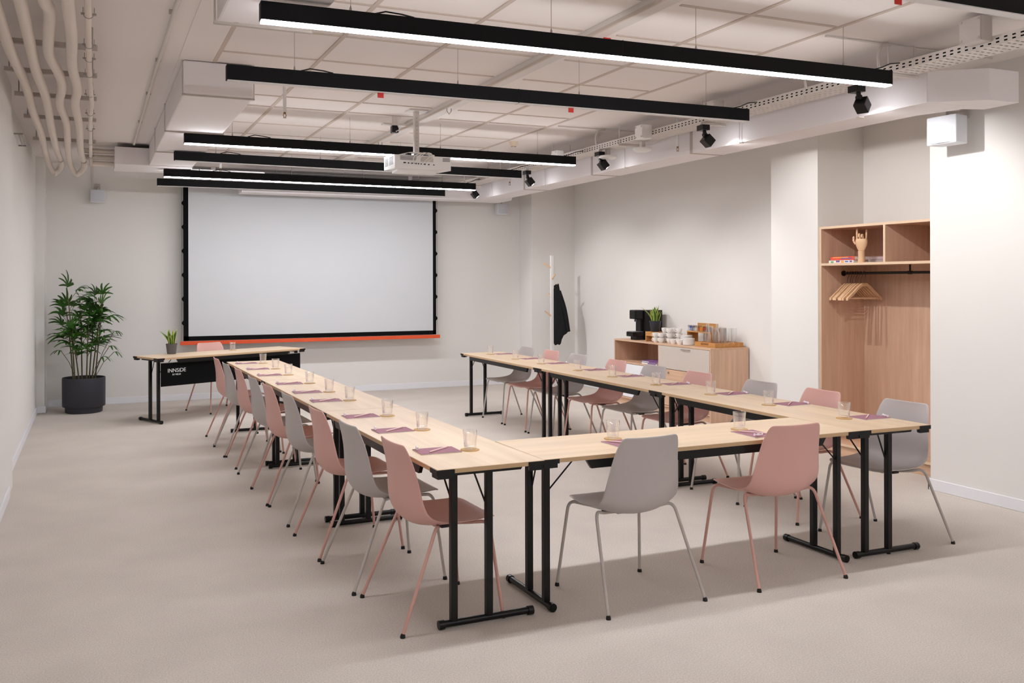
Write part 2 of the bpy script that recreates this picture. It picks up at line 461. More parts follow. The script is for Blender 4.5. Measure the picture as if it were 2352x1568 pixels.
# presenter desk
dA = Vector((.667, 10.699, 0)); dB = Vector((2.52, 11.58, 0))
dang = math.atan2(dB.y-dA.y, dB.x-dA.x); dL = (dB-dA).length
du = Vector((math.cos(dang), math.sin(dang), 0)); dn = Vector((-math.sin(dang), math.cos(dang), 0))
desk = table(dL, -1); desk.name = 'presenter_desk'
place_table(desk, dA, dang, 'presenter desk with black front panel standing before the screen'); desk['category'] = 'desk'; del desk['group']
MB().box(.075, dL-.03, .062, .070, .42, .69).build('front_panel', M['matblack'], desk)
MB().box(.075, dL-.03, .061, .0618, .686, .689).build('panel_hem', M['jack'], desk)
def text(body, size, name, mat, parent, mw, ext=.0008, shear=0, spacing=1):
    cu = bpy.data.curves.new(name, 'FONT'); cu.body = body; cu.size = size; cu.extrude = ext; cu.shear = shear
    cu.space_character = spacing; cu.offset = .0
    tmp = bpy.data.objects.new('tmp', cu); COL.objects.link(tmp)
    dg = bpy.context.evaluated_depsgraph_get()
    me = bpy.data.meshes.new_from_object(tmp.evaluated_get(dg))
    bpy.data.objects.remove(tmp)
    me.name = name; me.materials.clear(); me.materials.append(mat)
    o = bpy.data.objects.new(name, me); COL.objects.link(o)
    if parent: o.parent = parent
    o.matrix_local = mw
    return o
stand = Matrix.Rotation(PI/2, 4, 'X')
text('INNSiDE', .062, 'lettering', M['txt'], desk, Matrix.Translation((.155, .0605, .575)) @ stand, .0015)
text('BY MELIÁ', .026, 'lettering', M['txt'], desk, Matrix.Translation((.215, .0605, .540)) @ stand, .0012)

# ------------------------------------------------------------------ chairs
def chair(shell_mat, leg_mat):
    """local: faces +x, origin on the floor"""
    t = bpy.data.objects.new('chair', None); COL.objects.link(t)
    # side profile of the shell (x, z), half width, centre sag (perpendicular)
    prof = [(-.206, .840, .152, .008), (-.201, .829, .170, .016), (-.183, .785, .186, .028), (-.162, .720, .198, .038),
            (-.147, .652, .210, .050), (-.137, .592, .221, .062), (-.124, .538, .230, .072), (-.098, .502, .235, .070),
            (-.055, .484, .236, .056), (.010, .475, .234, .040), (.075, .471, .231, .033), (.135, .471, .225, .026), (.185, .474, .217, .018),
            (.222, .475, .210, .010), (.246, .470, .197, .004), (.259, .462, .175, .0)]
    P = []; n = 12
    for i, (x, z, hw, sag) in enumerate(prof):
        a = Vector(prof[max(0, i-1)][:2]); b = Vector(prof[min(len(prof)-1, i+1)][:2]); d = (b-a).normalized()
        nx, nz = d.y, -d.x          # outward (behind the back / below the seat)
        if nx > 0 and i < 7: nx, nz = -nx, -nz
        row = []
        for j in range(n+1):
            v = -1+2*j/n
            k = sag*(1-abs(v)**2.1)
            row.append((x+(-abs(nx) if i < 9 else 0)*k, v*hw, z-abs(nz)*k))
        P.append(row)
    m = MB(); m.grid(P)
    o = m.build('seat_shell', shell_mat, t, smooth=True)
    s = o.modifiers.new('thick', 'SOLIDIFY'); s.thickness = .009; s.offset = 0
    s2 = o.modifiers.new('sub', 'SUBSURF'); s2.levels = 1; s2.render_levels = 2
    for sy in (-1, 1):
        for front in (0, 1):
            foot = Vector((.257, sy*.263, .010)) if front else Vector((-.262, sy*.288, .010))
            knee = Vector((.205, sy*.222, .456)) if front else Vector((-.075, sy*.236, .462))
            inn = Vector((.130, sy*.165, .446)) if front else Vector((-.035, sy*.165, .440))
            end = Vector((.05, sy*.05, .424)) if front else Vector((.01, sy*.05, .424))
            d1 = (foot-knee).normalized(); d2 = (inn-knee).normalized()
            pts = [foot]+arc(knee+d1*.05, knee+Vector((0, 0, .004)), knee+d2*.045, 6)+[inn, end]
            MB().tube(pts, .0085, 10).build('leg', leg_mat, t, smooth=True)
            d = (knee-foot).normalized()
            MB().tube([Vector((foot.x, foot.y, 0)), foot+Vector((0, 0, -.001)), foot+d*.008], [.0125, .012, .0095], 10).build('glide', M['darkp'], t, ang=50)
    MB().box(-.02, .08, -.07, .07, .417, .432).build('bracket', leg_mat, t, bevel=.004, bseg=1)
    for sy in (-1, 1): MB().box(.0, .05, sy*.11-.01, sy*.11+.01, .421, .431).build('bumper', M['darkp'], t)
    return t
cp = chair(M['pink'], M['pinkm']); cg = chair(M['grey'], M['greym'])
used = {}
def put_chair(kind, x, y, rz, label, group):
    src = cp if kind == 'p' else cg
    if kind not in used:
        used[kind] = 1; src.location = (x, y, 0); src.rotation_euler = (0, 0, rz); tag(src, label, 'chair', group); return src
    c = dup(src, (x, y, 0), rz, label); c['group'] = group; c['category'] = 'chair'; return c
O9 = ['nearest', 'second nearest', 'third nearest', 'fourth nearest', 'middle', 'fourth farthest', 'third farthest', 'second farthest', 'farthest']
CN = {'p': 'pink', 'g': 'warm grey'}
lx = [1.530, 1.474, 1.443, 1.427, 1.400, 1.385, 1.385, 1.357, 1.350]
ly = [4.165, 4.790, 5.410, 6.210, 6.825, 7.420, 8.205, 8.795, 9.430]
la = [.042, .046, .04, .03, .03, .03, .01, .035, .02]
for i in range(9):
    k = 'pg'[i % 2]
    put_chair(k, lx[i], ly[i], la[i], f'{CN[k]} moulded shell chair, {O9[i]} of the nine along the left table row', 'chairs along the left row')
rxs = [4.545, 4.512, 4.50, 4.50, 4.495, 4.50, 4.49, 4.49, 4.49]
rys = [4.205, 4.885, 5.49, 6.26, 6.90, 7.555, 8.29, 8.89, 9.50]
ra = [.03, -.02, .02, 0, .03, -.02, .015, 0, .01]
for i in range(9):
    k = 'gp'[i % 2]
    put_chair(k, rxs[i], rys[i], PI+ra[i], f'{CN[k]} moulded shell chair, {O9[i]} of the nine along the right table row', 'chairs along the right row')
put_chair('g', 2.522, 3.965, PI/2+.042, 'warm grey moulded shell chair seen from behind at the near table', 'chairs at the near table')
put_chair('p', 3.447, 3.967, PI/2-.015, 'pink moulded shell chair seen from behind at the near table', 'chairs at the near table')
put_chair('p', 1.445, 11.69, R(-65), 'pink moulded shell chair behind the presenter desk', 'chairs at the presenter desk')

# ------------------------------------------------------------------ place settings
def tumbler():
    t = bpy.data.objects.new('glass_tumbler', None); COL.objects.link(t)
    MB().lathe([(0, .0), (.029, .0), (.031, .004), (.037, .095), (.0365, .0965), (.0355, .095), (.030, .014), (0, .011)], 28).build('bowl', M['glass'], t, smooth=True)
    return t
def coaster_m():
    return MB().lathe([(0, 0), (.0475, 0), (.048, .002), (.0475, .004), (0, .004)], 28).build('coaster', M['coaster'], None)
def notepad():
    t = bpy.data.objects.new('notepad', None); COL.objects.link(t)
    MB().box(-.105, .105, -.075, .075, 0, .004).build('pages', M['paper'], t)
    MB().box(-.1055, .1055, -.0755, .0755, .004, .0052).build('cover', M['pad'], t)
    return t
def pencil():
    t = bpy.data.objects.new('pencil', None); COL.objects.link(t)
    MB().tube([(-.085, 0, .004), (.075, 0, .004)], .0042, 6).build('barrel', M['pencil'], t)
    MB().tube([(.075, 0, .004), (.092, 0, .0035)], [.0042, .0008], 6).build('tip', M['pale'], t)
    return t
def sweet():
    t = bpy.data.objects.new('wrapped_sweet', None); COL.objects.link(t)
    MB().lathe([(0, -.008), (.006, -.006), (.0085, 0), (.006, .006), (0, .008)], 10, (0, 0, .0085), 1.4, 1).build('sweet_body', M['sweet'], t, smooth=True)
    for s in (-1, 1):
        MB().tube([(s*.010, 0, .0085), (s*.024, 0, .010)], [.002, .008], 8).build('wrapper_twist', M['sweet'], t)
    return t
proto = dict(glass=tumbler(), coaster=coaster_m(), pad=notepad(), pencil=pencil(), sweet=sweet())
first = set()
def put(kind, loc, rz, label, cat, group):
    s = proto[kind]
    if kind not in first:
        first.add(kind); s.location = loc; s.rotation_euler = (0, 0, rz); o = s
    else: o = dup(s, loc, rz, label)
    return tag(o, label, cat, group)
def setting(gx, gy, facing, where, pad=True, padoff=.165):
    """facing: direction the sitter looks (rad); the glass stands ahead of the pad"""
    f = Vector((math.cos(facing), math.sin(facing), 0)); s = Vector((-f.y, f.x, 0)); g_ = Vector((gx, gy, TZ))
    j = random.uniform(-.05, .05)
    put('coaster', g_, 0, f'round cork coaster {where}', 'coaster', 'cork coasters on the tables')
    put('glass', g_+Vector((0, 0, .0045)), random.uniform(0, 3), f'clear glass tumbler {where}', 'glass', 'glass tumblers on the tables')
    if pad:
        p = g_-f*padoff+s*.035
        put('pad', p, facing+j, f'mauve notepad {where}', 'notepad', 'mauve notepads on the tables')
        put('pencil', p+Vector((0, 0, .0056))+f*.01, facing-.0+R(38)+j, f'pale pink pencil {where}', 'pencil', 'pale pink pencils')
        put('sweet', p-f*.09+s*.045+Vector((0, 0, .0056)), facing+1.3+j, f'white wrapped sweet {where}', 'sweet', 'wrapped sweets')
    return
gl = [(1.755, 4.215), (1.742, 4.90), (1.722, 5.50), (1.70, 6.33), (1.685, 6.88), (1.678, 7.53), (1.65, 8.29), (1.65, 8.92), (1.645, 9.60)]
gr = [(4.275, 4.25), (4.27, 4.92), (4.27, 5.55), (4.262, 6.25), (4.268, 6.94), (4.27, 7.57), (4.27, 8.33), (4.272, 8.95), (4.285, 9.66)]
for i, (x, y) in enumerate(gl):
    k = 'pg'[i % 2]
    setting(x, y, aL*0, f'in front of the {O9[i]} left-row chair')
for i, (x, y) in enumerate(gr):
    setting(x, y, PI, f'in front of the {O9[i]} right-row chair')
setting(2.585, 4.20, PI/2, 'in front of the grey chair at the near table')
setting(3.415, 4.18, PI/2, 'in front of the pink chair at the near table')
setting(1.615, 11.62, dang-PI/2, 'on the presenter desk', pad=False)

# ------------------------------------------------------------------ snake plants
def snake_plant(name, label, loc, s, n=13, mk='potg', seed=1):
    rnd = random.Random(seed)
    t = thing(name, label, 'potted plant', loc)
    MB().lathe([(0, 0), (.046*s, 0), (.050*s, .004*s), (.066*s, .118*s), (.068*s, .122*s), (.063*s, .122*s), (.060*s, .105*s), (0, .105*s)], 28).build('pot', M[mk], t, smooth=True)
    MB().lathe([(0, .104*s), (.060*s, .104*s), (.058*s, .109*s), (0, .110*s)], 20).build('soil', M['soil'], t)
    for i in range(n):
        a = 2*PI*i/n*2.4+rnd.uniform(-.3, .3); r0 = rnd.uniform(.005, .035)*s
        h = rnd.uniform(.11, .20)*s; lean = rnd.uniform(.1, .42)*(r0/.03/s+.3); w = rnd.uniform(.014, .021)*s
        if i == 2: lean, h = 1.0, .17*s; a = 2.7
        base = Vector((math.cos(a)*r0, math.sin(a)*r0, .106*s)); out = Vector((math.cos(a), math.sin(a), 0))
        side = Vector((-out.y, out.x, 0)); tw = rnd.uniform(-.8, .8); side = (side*math.cos(tw)+out*math.sin(tw))
        rows = []
        for k in range(8):
            q = k/7; c = base+Vector((0, 0, 1))*h*q+out*lean*h*q*q*.75
            ww = w*(.75+.45*math.sin(min(1, q*1.5)*PI/2))*(1 if q < .6 else max(.03, 1-((q-.6)/.4)**1.4))
            nrm = side.cross(Vector((0, 0, 1)))
            rows.append([c+side*ww*v+nrm*(.003*s*(abs(v)**2)) for v in (-1, -.72, 0, .72, 1)])
        m = MB(); V = m.grid(rows)
        m.bm.faces.ensure_lookup_table()
        for fi, f in enumerate(m.bm.faces): f.material_index = 1 if fi % 4 in (0, 3) else 0
        o = m.build('leaf', [M['snake'], M['snakey']], t, smooth=True)
        sd = o.modifiers.new('t', 'SOLIDIFY'); sd.thickness = .0018
    return t
pp = dA+du*.515+dn*.44
snake_plant('snake_plant', 'variegated snake plant in a dark grey pot on the presenter desk', (.862, 11.30, TZ), 1.0, 16, 'potg', 3)

# ------------------------------------------------------------------ rhapis palm
def palm():
    rnd = random.Random(11)
    t = thing('potted_palm', 'tall leafy palm in a wide black pot on the carpet in the left corner', 'potted plant', (-.105, 12.20, 0))
    MB().lathe([(0, 0), (.205, 0), (.215, .006), (.218, .07), (.244, .075), (.248, .085), (.250, .415), (.247, .43), (.238, .43), (.236, .38), (0, .38)], 48).build('pot', M['pot'], t, smooth=True, ang=35)
    MB().lathe([(0, .378), (.236, .378), (.22, .392), (.12, .398), (0, .402)], 32).build('soil', M['soil'], t)
    def frond(parent, origin, direction, droop, size, nleaf, spread=2.2):
        m = MB(); d = Vector(direction).normalized(); up = Vector((0, 0, 1))
        side = d.cross(up); side = side.normalized() if side.length > .05 else Vector((1, 0, 0))
        nn = side.cross(d).normalized()
        for k in range(nleaf):
            a = -spread/2+spread*k/(nleaf-1)+rnd.uniform(-.1, .1)
            ld = (d*math.cos(a)+side*math.sin(a)).normalized()
            L = size*(1-.25*abs(a)/(spread/2))*rnd.uniform(.85, 1.1); w = .0165*(size/.25)**.5*rnd.uniform(.8, 1.15)
            ls = nn.cross(ld).normalized(); rows = []
            dr = droop*rnd.uniform(.7, 1.3)
            for q in (0, .15, .35, .6, .82, .96, 1):
                c = origin+ld*L*q+Vector((0, 0, -1))*dr*L*q*q+nn*.02*math.sin(q*PI)
                ww = w*max(.06, (math.sin((q*.84+.1)*PI)**.6 if q < .99 else .06))
                rows.append([c-ls*ww+nn*ww*.25, c, c+ls*ww+nn*ww*.25])
            m.grid(rows)
        for v in m.bm.verts: v.co.x = max(v.co.x, -.425); v.co.y = min(v.co.y, .59)
        return m.build('frond', M['leaf'], parent, smooth=True)
    stems = [(-.10, -.05, 1.42, -.10, .0), (-.02, .02, 1.20, -.02, .05), (.03, -.06, 1.02, .03, -.06), (.09, .0, 1.36, .17, -.02), (.13, .05, 1.18, .10, .08),
             (-.05, -.10, .95, -.10, -.10), (.06, .09, 1.30, .10, .12), (-.12, .05, 1.22, -.10, .05)]
    for (x, y, top, dx, dy) in stems:
        b = Vector((x, y, .36)); e = Vector((x+dx*.75, y+dy, top)); c = (b+e)/2+Vector((dx*-.12, 0, 0))
        pts = [b*(1-q)**2+c*2*q*(1-q)+e*q*q for q in [i/7 for i in range(8)]]
        st = MB().tube(pts, [.0085]*3+[.0075]*3+[.006, .005], 8).build('stem', M['stem'], t, smooth=True)
        nf = 8
        for k in range(nf):
            q = .48+.52*k/(nf-1); o = b*(1-q)**2+c*2*q*(1-q)+e*q*q
            a = rnd.uniform(0, 2*PI)
            # keep the crown clear of the corner walls
            hd = Vector((math.cos(a)*1.0, math.sin(a)*.8, 0))
            if k == nf-1: hd *= .25
            el = .35+.75*(k/(nf-1))
            pet = (hd*math.cos(el)+Vector((0, 0, math.sin(el)))).normalized()
            plen = rnd.uniform(.08, .17)
            tip = o+pet*plen+Vector((0, 0, .01))
            if tip.y > .30: tip.y = .30
            MB().tube([o, (o+tip)/2+Vector((0, 0, .012)), tip], .0028, 6).build('leaf_stalk', M['stem'], st)
            fd = (pet+Vector((hd.x, hd.y, 0))*.4)
            if tip.y > .15 and fd.y > 0: fd.y *= -.3
            if tip.x < -.2 and fd.x < 0: fd.x *= .3
            frond(st, tip, fd, rnd.uniform(.15, .5), rnd.uniform(.21, .30), rnd.choice((5, 6, 7)), rnd.uniform(1.6, 2.6))
    # low suckers on the right
    for (x, y, dx, dz) in ((.12, -.04, .17, .18), (.14, .02, .2, .1), (.1, -.08, .10, .05), (-.1, -.05, -.15, .14), (.12, -.02, .22, .36)):
        b = Vector((x*.8, y, .39)); tip = Vector((x+dx, y-.02, .62+dz))
        st = MB().tube([b, (b+tip)/2+Vector((0, 0, .05)), tip], .0035, 6).build('stem', M['stem'], t, smooth=True)
        frond(st, tip, Vector((dx, -.05, .02)), .5, .15, 4, 1.7)
    return t
palm()

# ------------------------------------------------------------------ projection screen
sc = thing('projection_screen', 'white pull-down projection screen with black side borders and orange bottom bar', 'screen', (0, 12.60, 0))
MB().box(1.175, 4.658, -.001, .001, .878, 2.95).build('projection_fabric', M['screen'], sc)
MB().box(1.112, 1.177, -.0018, .0012, .82, 2.95).box(4.656, 4.706, -.0018, .0012, .82, 2.95).box(1.112, 4.706, -.0018, .0012, .82, .880).build('black_border', M['matblack'], sc)
MB().box(1.071, 4.763, -.016, .016, .765, .815).build('bottom_bar', M['orange'], sc, bevel=.004)
for x, s in ((1.112, -1), (4.706, 1)):
    for k, z in enumerate((1.06, 1.38, 1.70, 2.02, 2.34, 2.66)):
        MB().prism([(x, -.002, z-.035), (x+s*.022, -.002, z-.008), (x+s*.022, -.002, z+.008), (x, -.002, z+.035)], (0, .003, 0)).build('tension_tab', M['matblack'], sc)
    MB().tube([(x+s*.020, 0, 2.95), (x+s*.020, 0, 1.0), (x+s*.028, 0, .82)], .0015, 5).build('tension_cord', M['matblack'], sc)
MB().box(1.02, 4.86, -.06, .07, 2.95, 3.09).build('case', M['whitem'], sc, bevel=.004)
for x in (1.5, 4.3): MB().box(x-.03, x+.03, -.02, .02, 3.09, CZ).build('mounting_bracket', M['whitem'], sc)

# ------------------------------------------------------------------ ventilation ducts
d = thing('ventilation_duct', 'large white boxed duct along the right ceiling, turning across before the screen', 'duct', (0, 0, 0))
zb, zt = 2.782, 2.985
ys = [4.34, 6.9, 8.7, 10.4, 12.08]
for a, b in zip(ys, ys[1:]):
    MB().box(5.095, 5.44, a+.001, b-.001, zb, zt).build('duct_section', M['duct'], d, bevel=.003, bseg=1)
for y in ys[1:-1]:
    MB().box(5.090, 5.445, y-.018, y+.018, zb-.004, zt+.003).build('joint_band', M['ductseam'], d, bevel=.001, bseg=1)
# flared elbow to the right wall
MB().prism([(5.095, 4.338, zb), (5.35, 4.085, zb-.012), (5.62, 4.08, zb-.012), (5.62, 4.33, zb-.012), (5.50, 4.40, zb-.006), (5.44, 4.72, zb), (5.44, 4.338, zb)], (0, 0, .205)).build('elbow', M['duct'], d)
MB().box(1.80, 5.44, 12.085, 12.38, zb+.002, zt).build('cross_section', M['duct'], d, bevel=.003, bseg=1)
MB().prism([(5.44, 12.38, zb), (5.44, 11.5, zb), (5.62, 11.9, zb), (5.62, 12.38, zb)], (0, 0, .2)).build('elbow', M['duct'], d)
for y in (4.9, 6.2, 8.0, 9.8, 11.4):
    MB().tube([(5.075, y, zb-.01), (5.075, y, CZ)], .004, 6).box(5.06, 5.11, y-.015, y+.015, zb-.010, zb-.001).build('hanger_rod', M['whitem'], d)

d = thing('ventilation_duct', 'stepped white duct box hanging left of the tiled ceiling, turning left at its end', 'duct', (0, 0, 0))
for a, b, x0, x1, z0 in ((6.545, 8.22, .580, 1.060, 2.912), (8.22, 9.56, .582, 1.055, 2.912), (9.56, 10.71, .584, 1.052, 2.912)):
    MB().box(x0, x1, a, b-.004, z0, 3.143).build('duct_section', M['duct'], d, bevel=.012, bseg=2)
MB().box(.228, 1.052, 10.71, 11.22, 2.908, 3.102).build('turn_section', M['duct'], d, bevel=.004, bseg=1)
MB().box(.228, 1.95, 11.225, 11.46, 2.915, 2.955).build('flange', M['duct'], d, bevel=.003, bseg=1)
for y in (6.57, 8.22, 9.56):
    MB().box(.572, 1.070, y-.012, y+.012, 2.903, 2.911).build('support_strut', M['ductseam'], d)
    MB().tube([(.575, y, 2.911), (.575, y, CZ)], .004, 6).build('hanger_rod', M['whitem'], d)
    MB().tube([(1.067, y, 2.911), (1.067, y, CZ)], .004, 6).build('hanger_rod', M['whitem'], d)
d = thing('ventilation_duct', 'white duct box at the top edge of the photo, nearer than the stepped duct', 'duct', (0, 0, 0))
MB().box(.585, 1.06, 2.9, 4.74, 2.93, 3.143).build('duct_section', M['duct'], d, bevel=.012, bseg=2)
MB().box(.570, 1.07, 4.735, 4.765, 2.918, 2.929).build('support_strut', M['ductseam'], d)
MB().tube([(.575, 4.75, 2.929), (.575, 4.75, CZ)], .005, 6).build('hanger_rod', M['whitem'], d)

# ------------------------------------------------------------------ cable tray
tr_ = thing('cable_tray', 'long white perforated cable tray hung under the ceiling beside the right duct', 'cable tray', (4.77, 0, 2.95))
y0, y1, px_ = 1.2, 11.9, .05
n = int((y1-y0)/px_)
m = MB()
zr = [0, .010, .019, .030, .039, .055]
for k in range(n):
    a = y0+k*px_
    for (u0, u1, hole) in ((a, a+.028, False), (a+.028, a+.05, True)):
        for i in range(5):
            if hole and i in (1, 3): continue
            v = [m.bm.verts.new(p) for p in ((0, u0, zr[i]), (0, u1, zr[i]), (0, u1, zr[i+1]), (0, u0, zr[i+1]))]
            m.face(v)
bmesh.ops.remove_doubles(m.bm, verts=m.bm.verts, dist=1e-5)
o = m.build('perforated_side', M['whitem'], tr_); s_ = o.modifiers.new('t', 'SOLIDIFY'); s_.thickness = .0015
o2 = o.copy(); COL.objects.link(o2); o2.parent = tr_; o2.location = (.205, 0, 0)
m = MB(); xs = [0, .02, .045, .065, .09, .115, .14, .16, .185, .205]
for k in range(n):
    a = y0+k*px_
    for (u0, u1, hole) in ((a, a+.038, False), (a+.038, a+.05, True)):
        for i in range(9):
            if hole and i % 2 == 1: continue
            m.face([m.bm.verts.new(p) for p in ((xs[i], u0, 0), (xs[i], u1, 0), (xs[i+1], u1, 0), (xs[i+1], u0, 0))])
bmesh.ops.remove_doubles(m.bm, verts=m.bm.verts, dist=1e-5)
o = m.build('perforated_base', M['whitem'], tr_); s_ = o.modifiers.new('t', 'SOLIDIFY'); s_.thickness = .0015
cb = MB()
for i, xx in enumerate((.022, .045, .07, .10, .14, .17)):
    cb.tube([(xx, y0+.1, .016+.004*(i % 2)), (xx+.01, 4, .016), (xx-.005, 7, .018), (xx, y1-.1, .016)], .011, 6)
cb.build('cable_bundle', M['pipe'], tr_)
MB().box(.004, .010, y0+.1, y1-.1, .008, .042).build('shade_strip', M['matblack'], tr_)  # added black strip behind the side holes, stands in for the tray's interior shade
for y in (3.0, 4.35, 6.3, 7.6, 9.0, 10.4, 11.6):
    MB().tube([(-.012, y, .0), (-.012, y, CZ-2.95)], .004, 6).tube([(.217, y, 0), (.217, y, CZ-2.95)], .004, 6).box(-.03, .235, y-.015, y+.015, -.022, -.002).build('hanger', M['whitem'], tr_)

def jbox(x, y, z, w, l, h, label, mat='boxg'):
    t = thing('junction_box', label, 'junction box', (x, y, z))
    MB().box(0, w, 0, l, 0, h).build('enclosure', M[mat], t, bevel=.006)
    MB().box(-.006, 0, .004, l-.004, .004, h-.004).build('cover', M[mat], t, bevel=.003)
    m = MB()
    for yy in (.018, l-.018):
        for zz in (.018, h-.018): m.box(-.009, -.006, yy-.007, yy+.007, zz-.007, zz+.007)
    m.build('cover_screw', M['ductseam'], t)
    return t
jbox(4.679, 3.62, 2.975, .09, .145, .145, 'square grey junction box fixed to the cable tray, near the top right corner')
jbox(4.679, 6.02, 2.965, .09, .15, .12, 'square grey junction box behind the unlit second light bar end')
jbox(4.669, 7.05, 2.92, .10, .13, .13, 'white junction box under the cable tray behind the second spotlight', 'white')
jbox(4.679, 8.75, 2.93, .09, .12, .11, 'white junction box on the cable tray above the third spotlight', 'white')

# ------------------------------------------------------------------ track spotlights
SPY = [4.63, 6.30, 8.00, 9.68, 11.36]
SN = ['nearest black spotlight, hanging below the right end of the nearest glowing bar', 'second nearest black spotlight, below the end of the second light bar',
      'middle black spotlight of the row beside the duct', 'second farthest black spotlight of the row beside the duct', 'farthest black spotlight, by the end of the farthest glowing bar']
def spot(y, label, power, aim=(1.0, -.05, -1.15), size=92, blend=.7):
    t = thing('spotlight', label, 'spotlight', (4.775, y, 2.945), 0, 'black spotlights under the cable tray')
    MB().box(-.035, .035, -.045, .045, -.068, -.022).build('base', M['black'], t, bevel=.003)
    MB().box(-.02, .02, -.02, .02, -.022, 0).build('adapter', M['whitem'], t)
    MB().tube([(0, -.015, -.068), (0, -.02, -.105)], .016, 10).tube([(-.0, -.035, -.105), (0, -.005, -.105)], .018, 12).build('swivel', M['black'], t)
    a = Vector(aim).normalized(); c = Vector((.03, -.02, -.155))
    q = a.to_track_quat('Z', 'Y').to_matrix().to_4x4(); mw = Matrix.Translation(c) @ q
    hd = MB().box(-.040, .040, -.040, .040, -.042, .042).build('head', M['black'], t, bevel=.006)
    hd.matrix_local = mw
    ln = MB().lathe([(0, .0425), (.030, .0425), (.030, .044), (0, .044)], 20).build('lens', M['lit'], hd, smooth=False)
    ld = bpy.data.lights.new('spot_lamp', 'SPOT'); ld.energy = power; ld.spot_size = R(size); ld.spot_blend = blend
    ld.color = (1, .98, .97); ld.shadow_soft_size = .018
    lo = bpy.data.objects.new('spot_lamp', ld); COL.objects.link(lo)
    lo.location = Vector((4.775, y, 2.945))+c+a*.06
    lo.rotation_euler = a.to_track_quat('-Z', 'Y').to_euler()
    return t
SPW = 27
for i, (y, l) in enumerate(zip(SPY, SN)):
    if i == 0: spot(y, l, SPW*.95, (1, .35, -.85), 104, .7)
    elif i == 1: spot(y, l, SPW, (1, -.05, -.85), 112, .6)
    else: spot(y, l, SPW*1.35)
spot(2.95, 'black spotlight beyond the top right corner of the photo, nearest the camera', SPW*.5, (1, 0, -.75), 124, .6)
spot(1.25, 'black spotlight above the camera, the closest one of the row', SPW*.6, (1, 0, -.75), 124, .6)

# ------------------------------------------------------------------ insulated pipes, left
def pipe(label, pts, r, name='insulated_pipe', mat='pipe', group='pipes under the left ceiling'):
    o = MB().tube(pts, r, 16).build(name, M[mat], None, smooth=True)
    return tag(o, label, 'pipe', group)
def smoothpts(ctrl, n=6):
    """Catmull-Rom"""
    P = [Vector(c) for c in ctrl]; P = [P[0]*2-P[1]]+P+[P[-1]*2-P[-2]]; out = []
    for i in range(1, len(P)-2):
        for k in range(n):
            t = k/n; a, b, c, d_ = P[i-1], P[i], P[i+1], P[i+2]
            out.append(.5*((2*b)+(c-a)*t+(2*a-5*b+4*c-d_)*t*t+(3*b-a-3*c+d_)*t*t*t))
    out.append(P[-2]); return out
zp = 2.98; KP = 1.0615
def ppts(ctrl): return smoothpts([(x*KP, y*KP, zp+dz) for x, y, dz in ctrl])
loop = lambda xa, xb: [(xa, 10.50, -.01), (xa+.01, 10.68, -.045), (xa+.035, 10.74, -.095), (xa+.06, 10.75, -.12), ((xa+xb)/2, 10.75, -.126), (xb-.06, 10.75, -.12), (xb-.03, 10.74, -.09), (xb, 10.66, -.05), (xb, 10.45, -.01)]
q1 = ppts([(-.415, 1.5, 0), (-.415, 4.5, 0), (-.42, 5.6, -.01), (-.405, 6.6, .01), (-.415, 7.6, 0), (-.41, 8.6, 0), (-.43, 9.8, 0)]+loop(-.435, -.31))
pipe('leftmost white insulated pipe along the left ceiling edge, looping at its far end', q1, .031)
q2 = ppts([(-.305, 1.5, 0), (-.305, 4.4, 0), (-.31, 5.3, .0), (-.318, 6.1, 0), (-.30, 7.0, 0), (-.315, 8.2, 0), (-.322, 9.6, 0), (-.315, 10.40, 0)])
pipe('second white insulated pipe from the left wall', q2, .032)
q3 = ppts([(-.215, 1.5, 0), (-.21, 4.3, 0), (-.188, 4.75, 0), (-.215, 5.3, 0), (-.226, 5.7, 0), (-.19, 6.2, 0), (-.185, 6.6, 0), (-.218, 7.2, 0), (-.195, 8.0, 0), (-.205, 8.8, 0), (-.222, 9.8, 0)]+loop(-.225, -.085))
pipe('wavy white insulated pipe, third from the left wall', q3, .031)
q4 = ppts([(-.105, 1.5, 0), (-.105, 4.3, 0), (-.10, 5.2, 0), (-.112, 5.9, 0), (-.092, 6.6, 0), (-.116, 7.2, 0), (-.10, 8.2, 0), (-.108, 9.6, 0), (-.09, 10.40, 0)])
pipe('fourth white insulated pipe from the left wall, the widest in view', q4, .032)
p5 = thing('thin_pipe', 'slim white pipe with metal clamps, rightmost of the left ceiling pipes', 'pipe', (0, 0, 0), 0, 'pipes under the left ceiling')
MB().tube(ppts([(-.018, 1.5, 0), (-.018, 5, 0), (-.015, 6.2, 0), (-.005, 7.1, 0), (-.015, 8.0, 0), (-.018, 10.3, 0), (-.018, 10.75, -.01)]), .0165, 14).build('pipe_run', M['pipe'], p5, smooth=True)
for y in (5.05, 5.7, 6.05, 6.5, 7.2, 8.0, 8.8, 9.7, 10.7):
    MB().tube([(-.018+.024*math.cos(a)*1.0, y, zp+.022*math.sin(a)) for a in [PI+i*PI/8 for i in range(9)]], .0022, 6).box(-.054, -.036, y-.008, y+.008, zp-.003, zp+.005).box(.0, .020, y-.008, y+.008, zp-.003, zp+.005).tube([(-.044, y, zp), (-.044, y, zp+.035)], .002, 5).tube([(.010, y, zp), (.010, y, zp+.035)], .002, 5).build('clamp', M['steel'], p5)
for zz, lab in ((3.085, 'highest'), (3.015, 'middle'), (2.945, 'lowest')):
    pipe(f'{lab} of the three short white pipes entering the left duct end', [(-.13 if zz > 3 else -.0, 11.05, zz), (.23, 11.05, zz)], .030, 'short_pipe', group='short pipes at the left duct end')
SRN = ['nearest', 'second nearest', 'middle', 'second farthest', 'farthest']
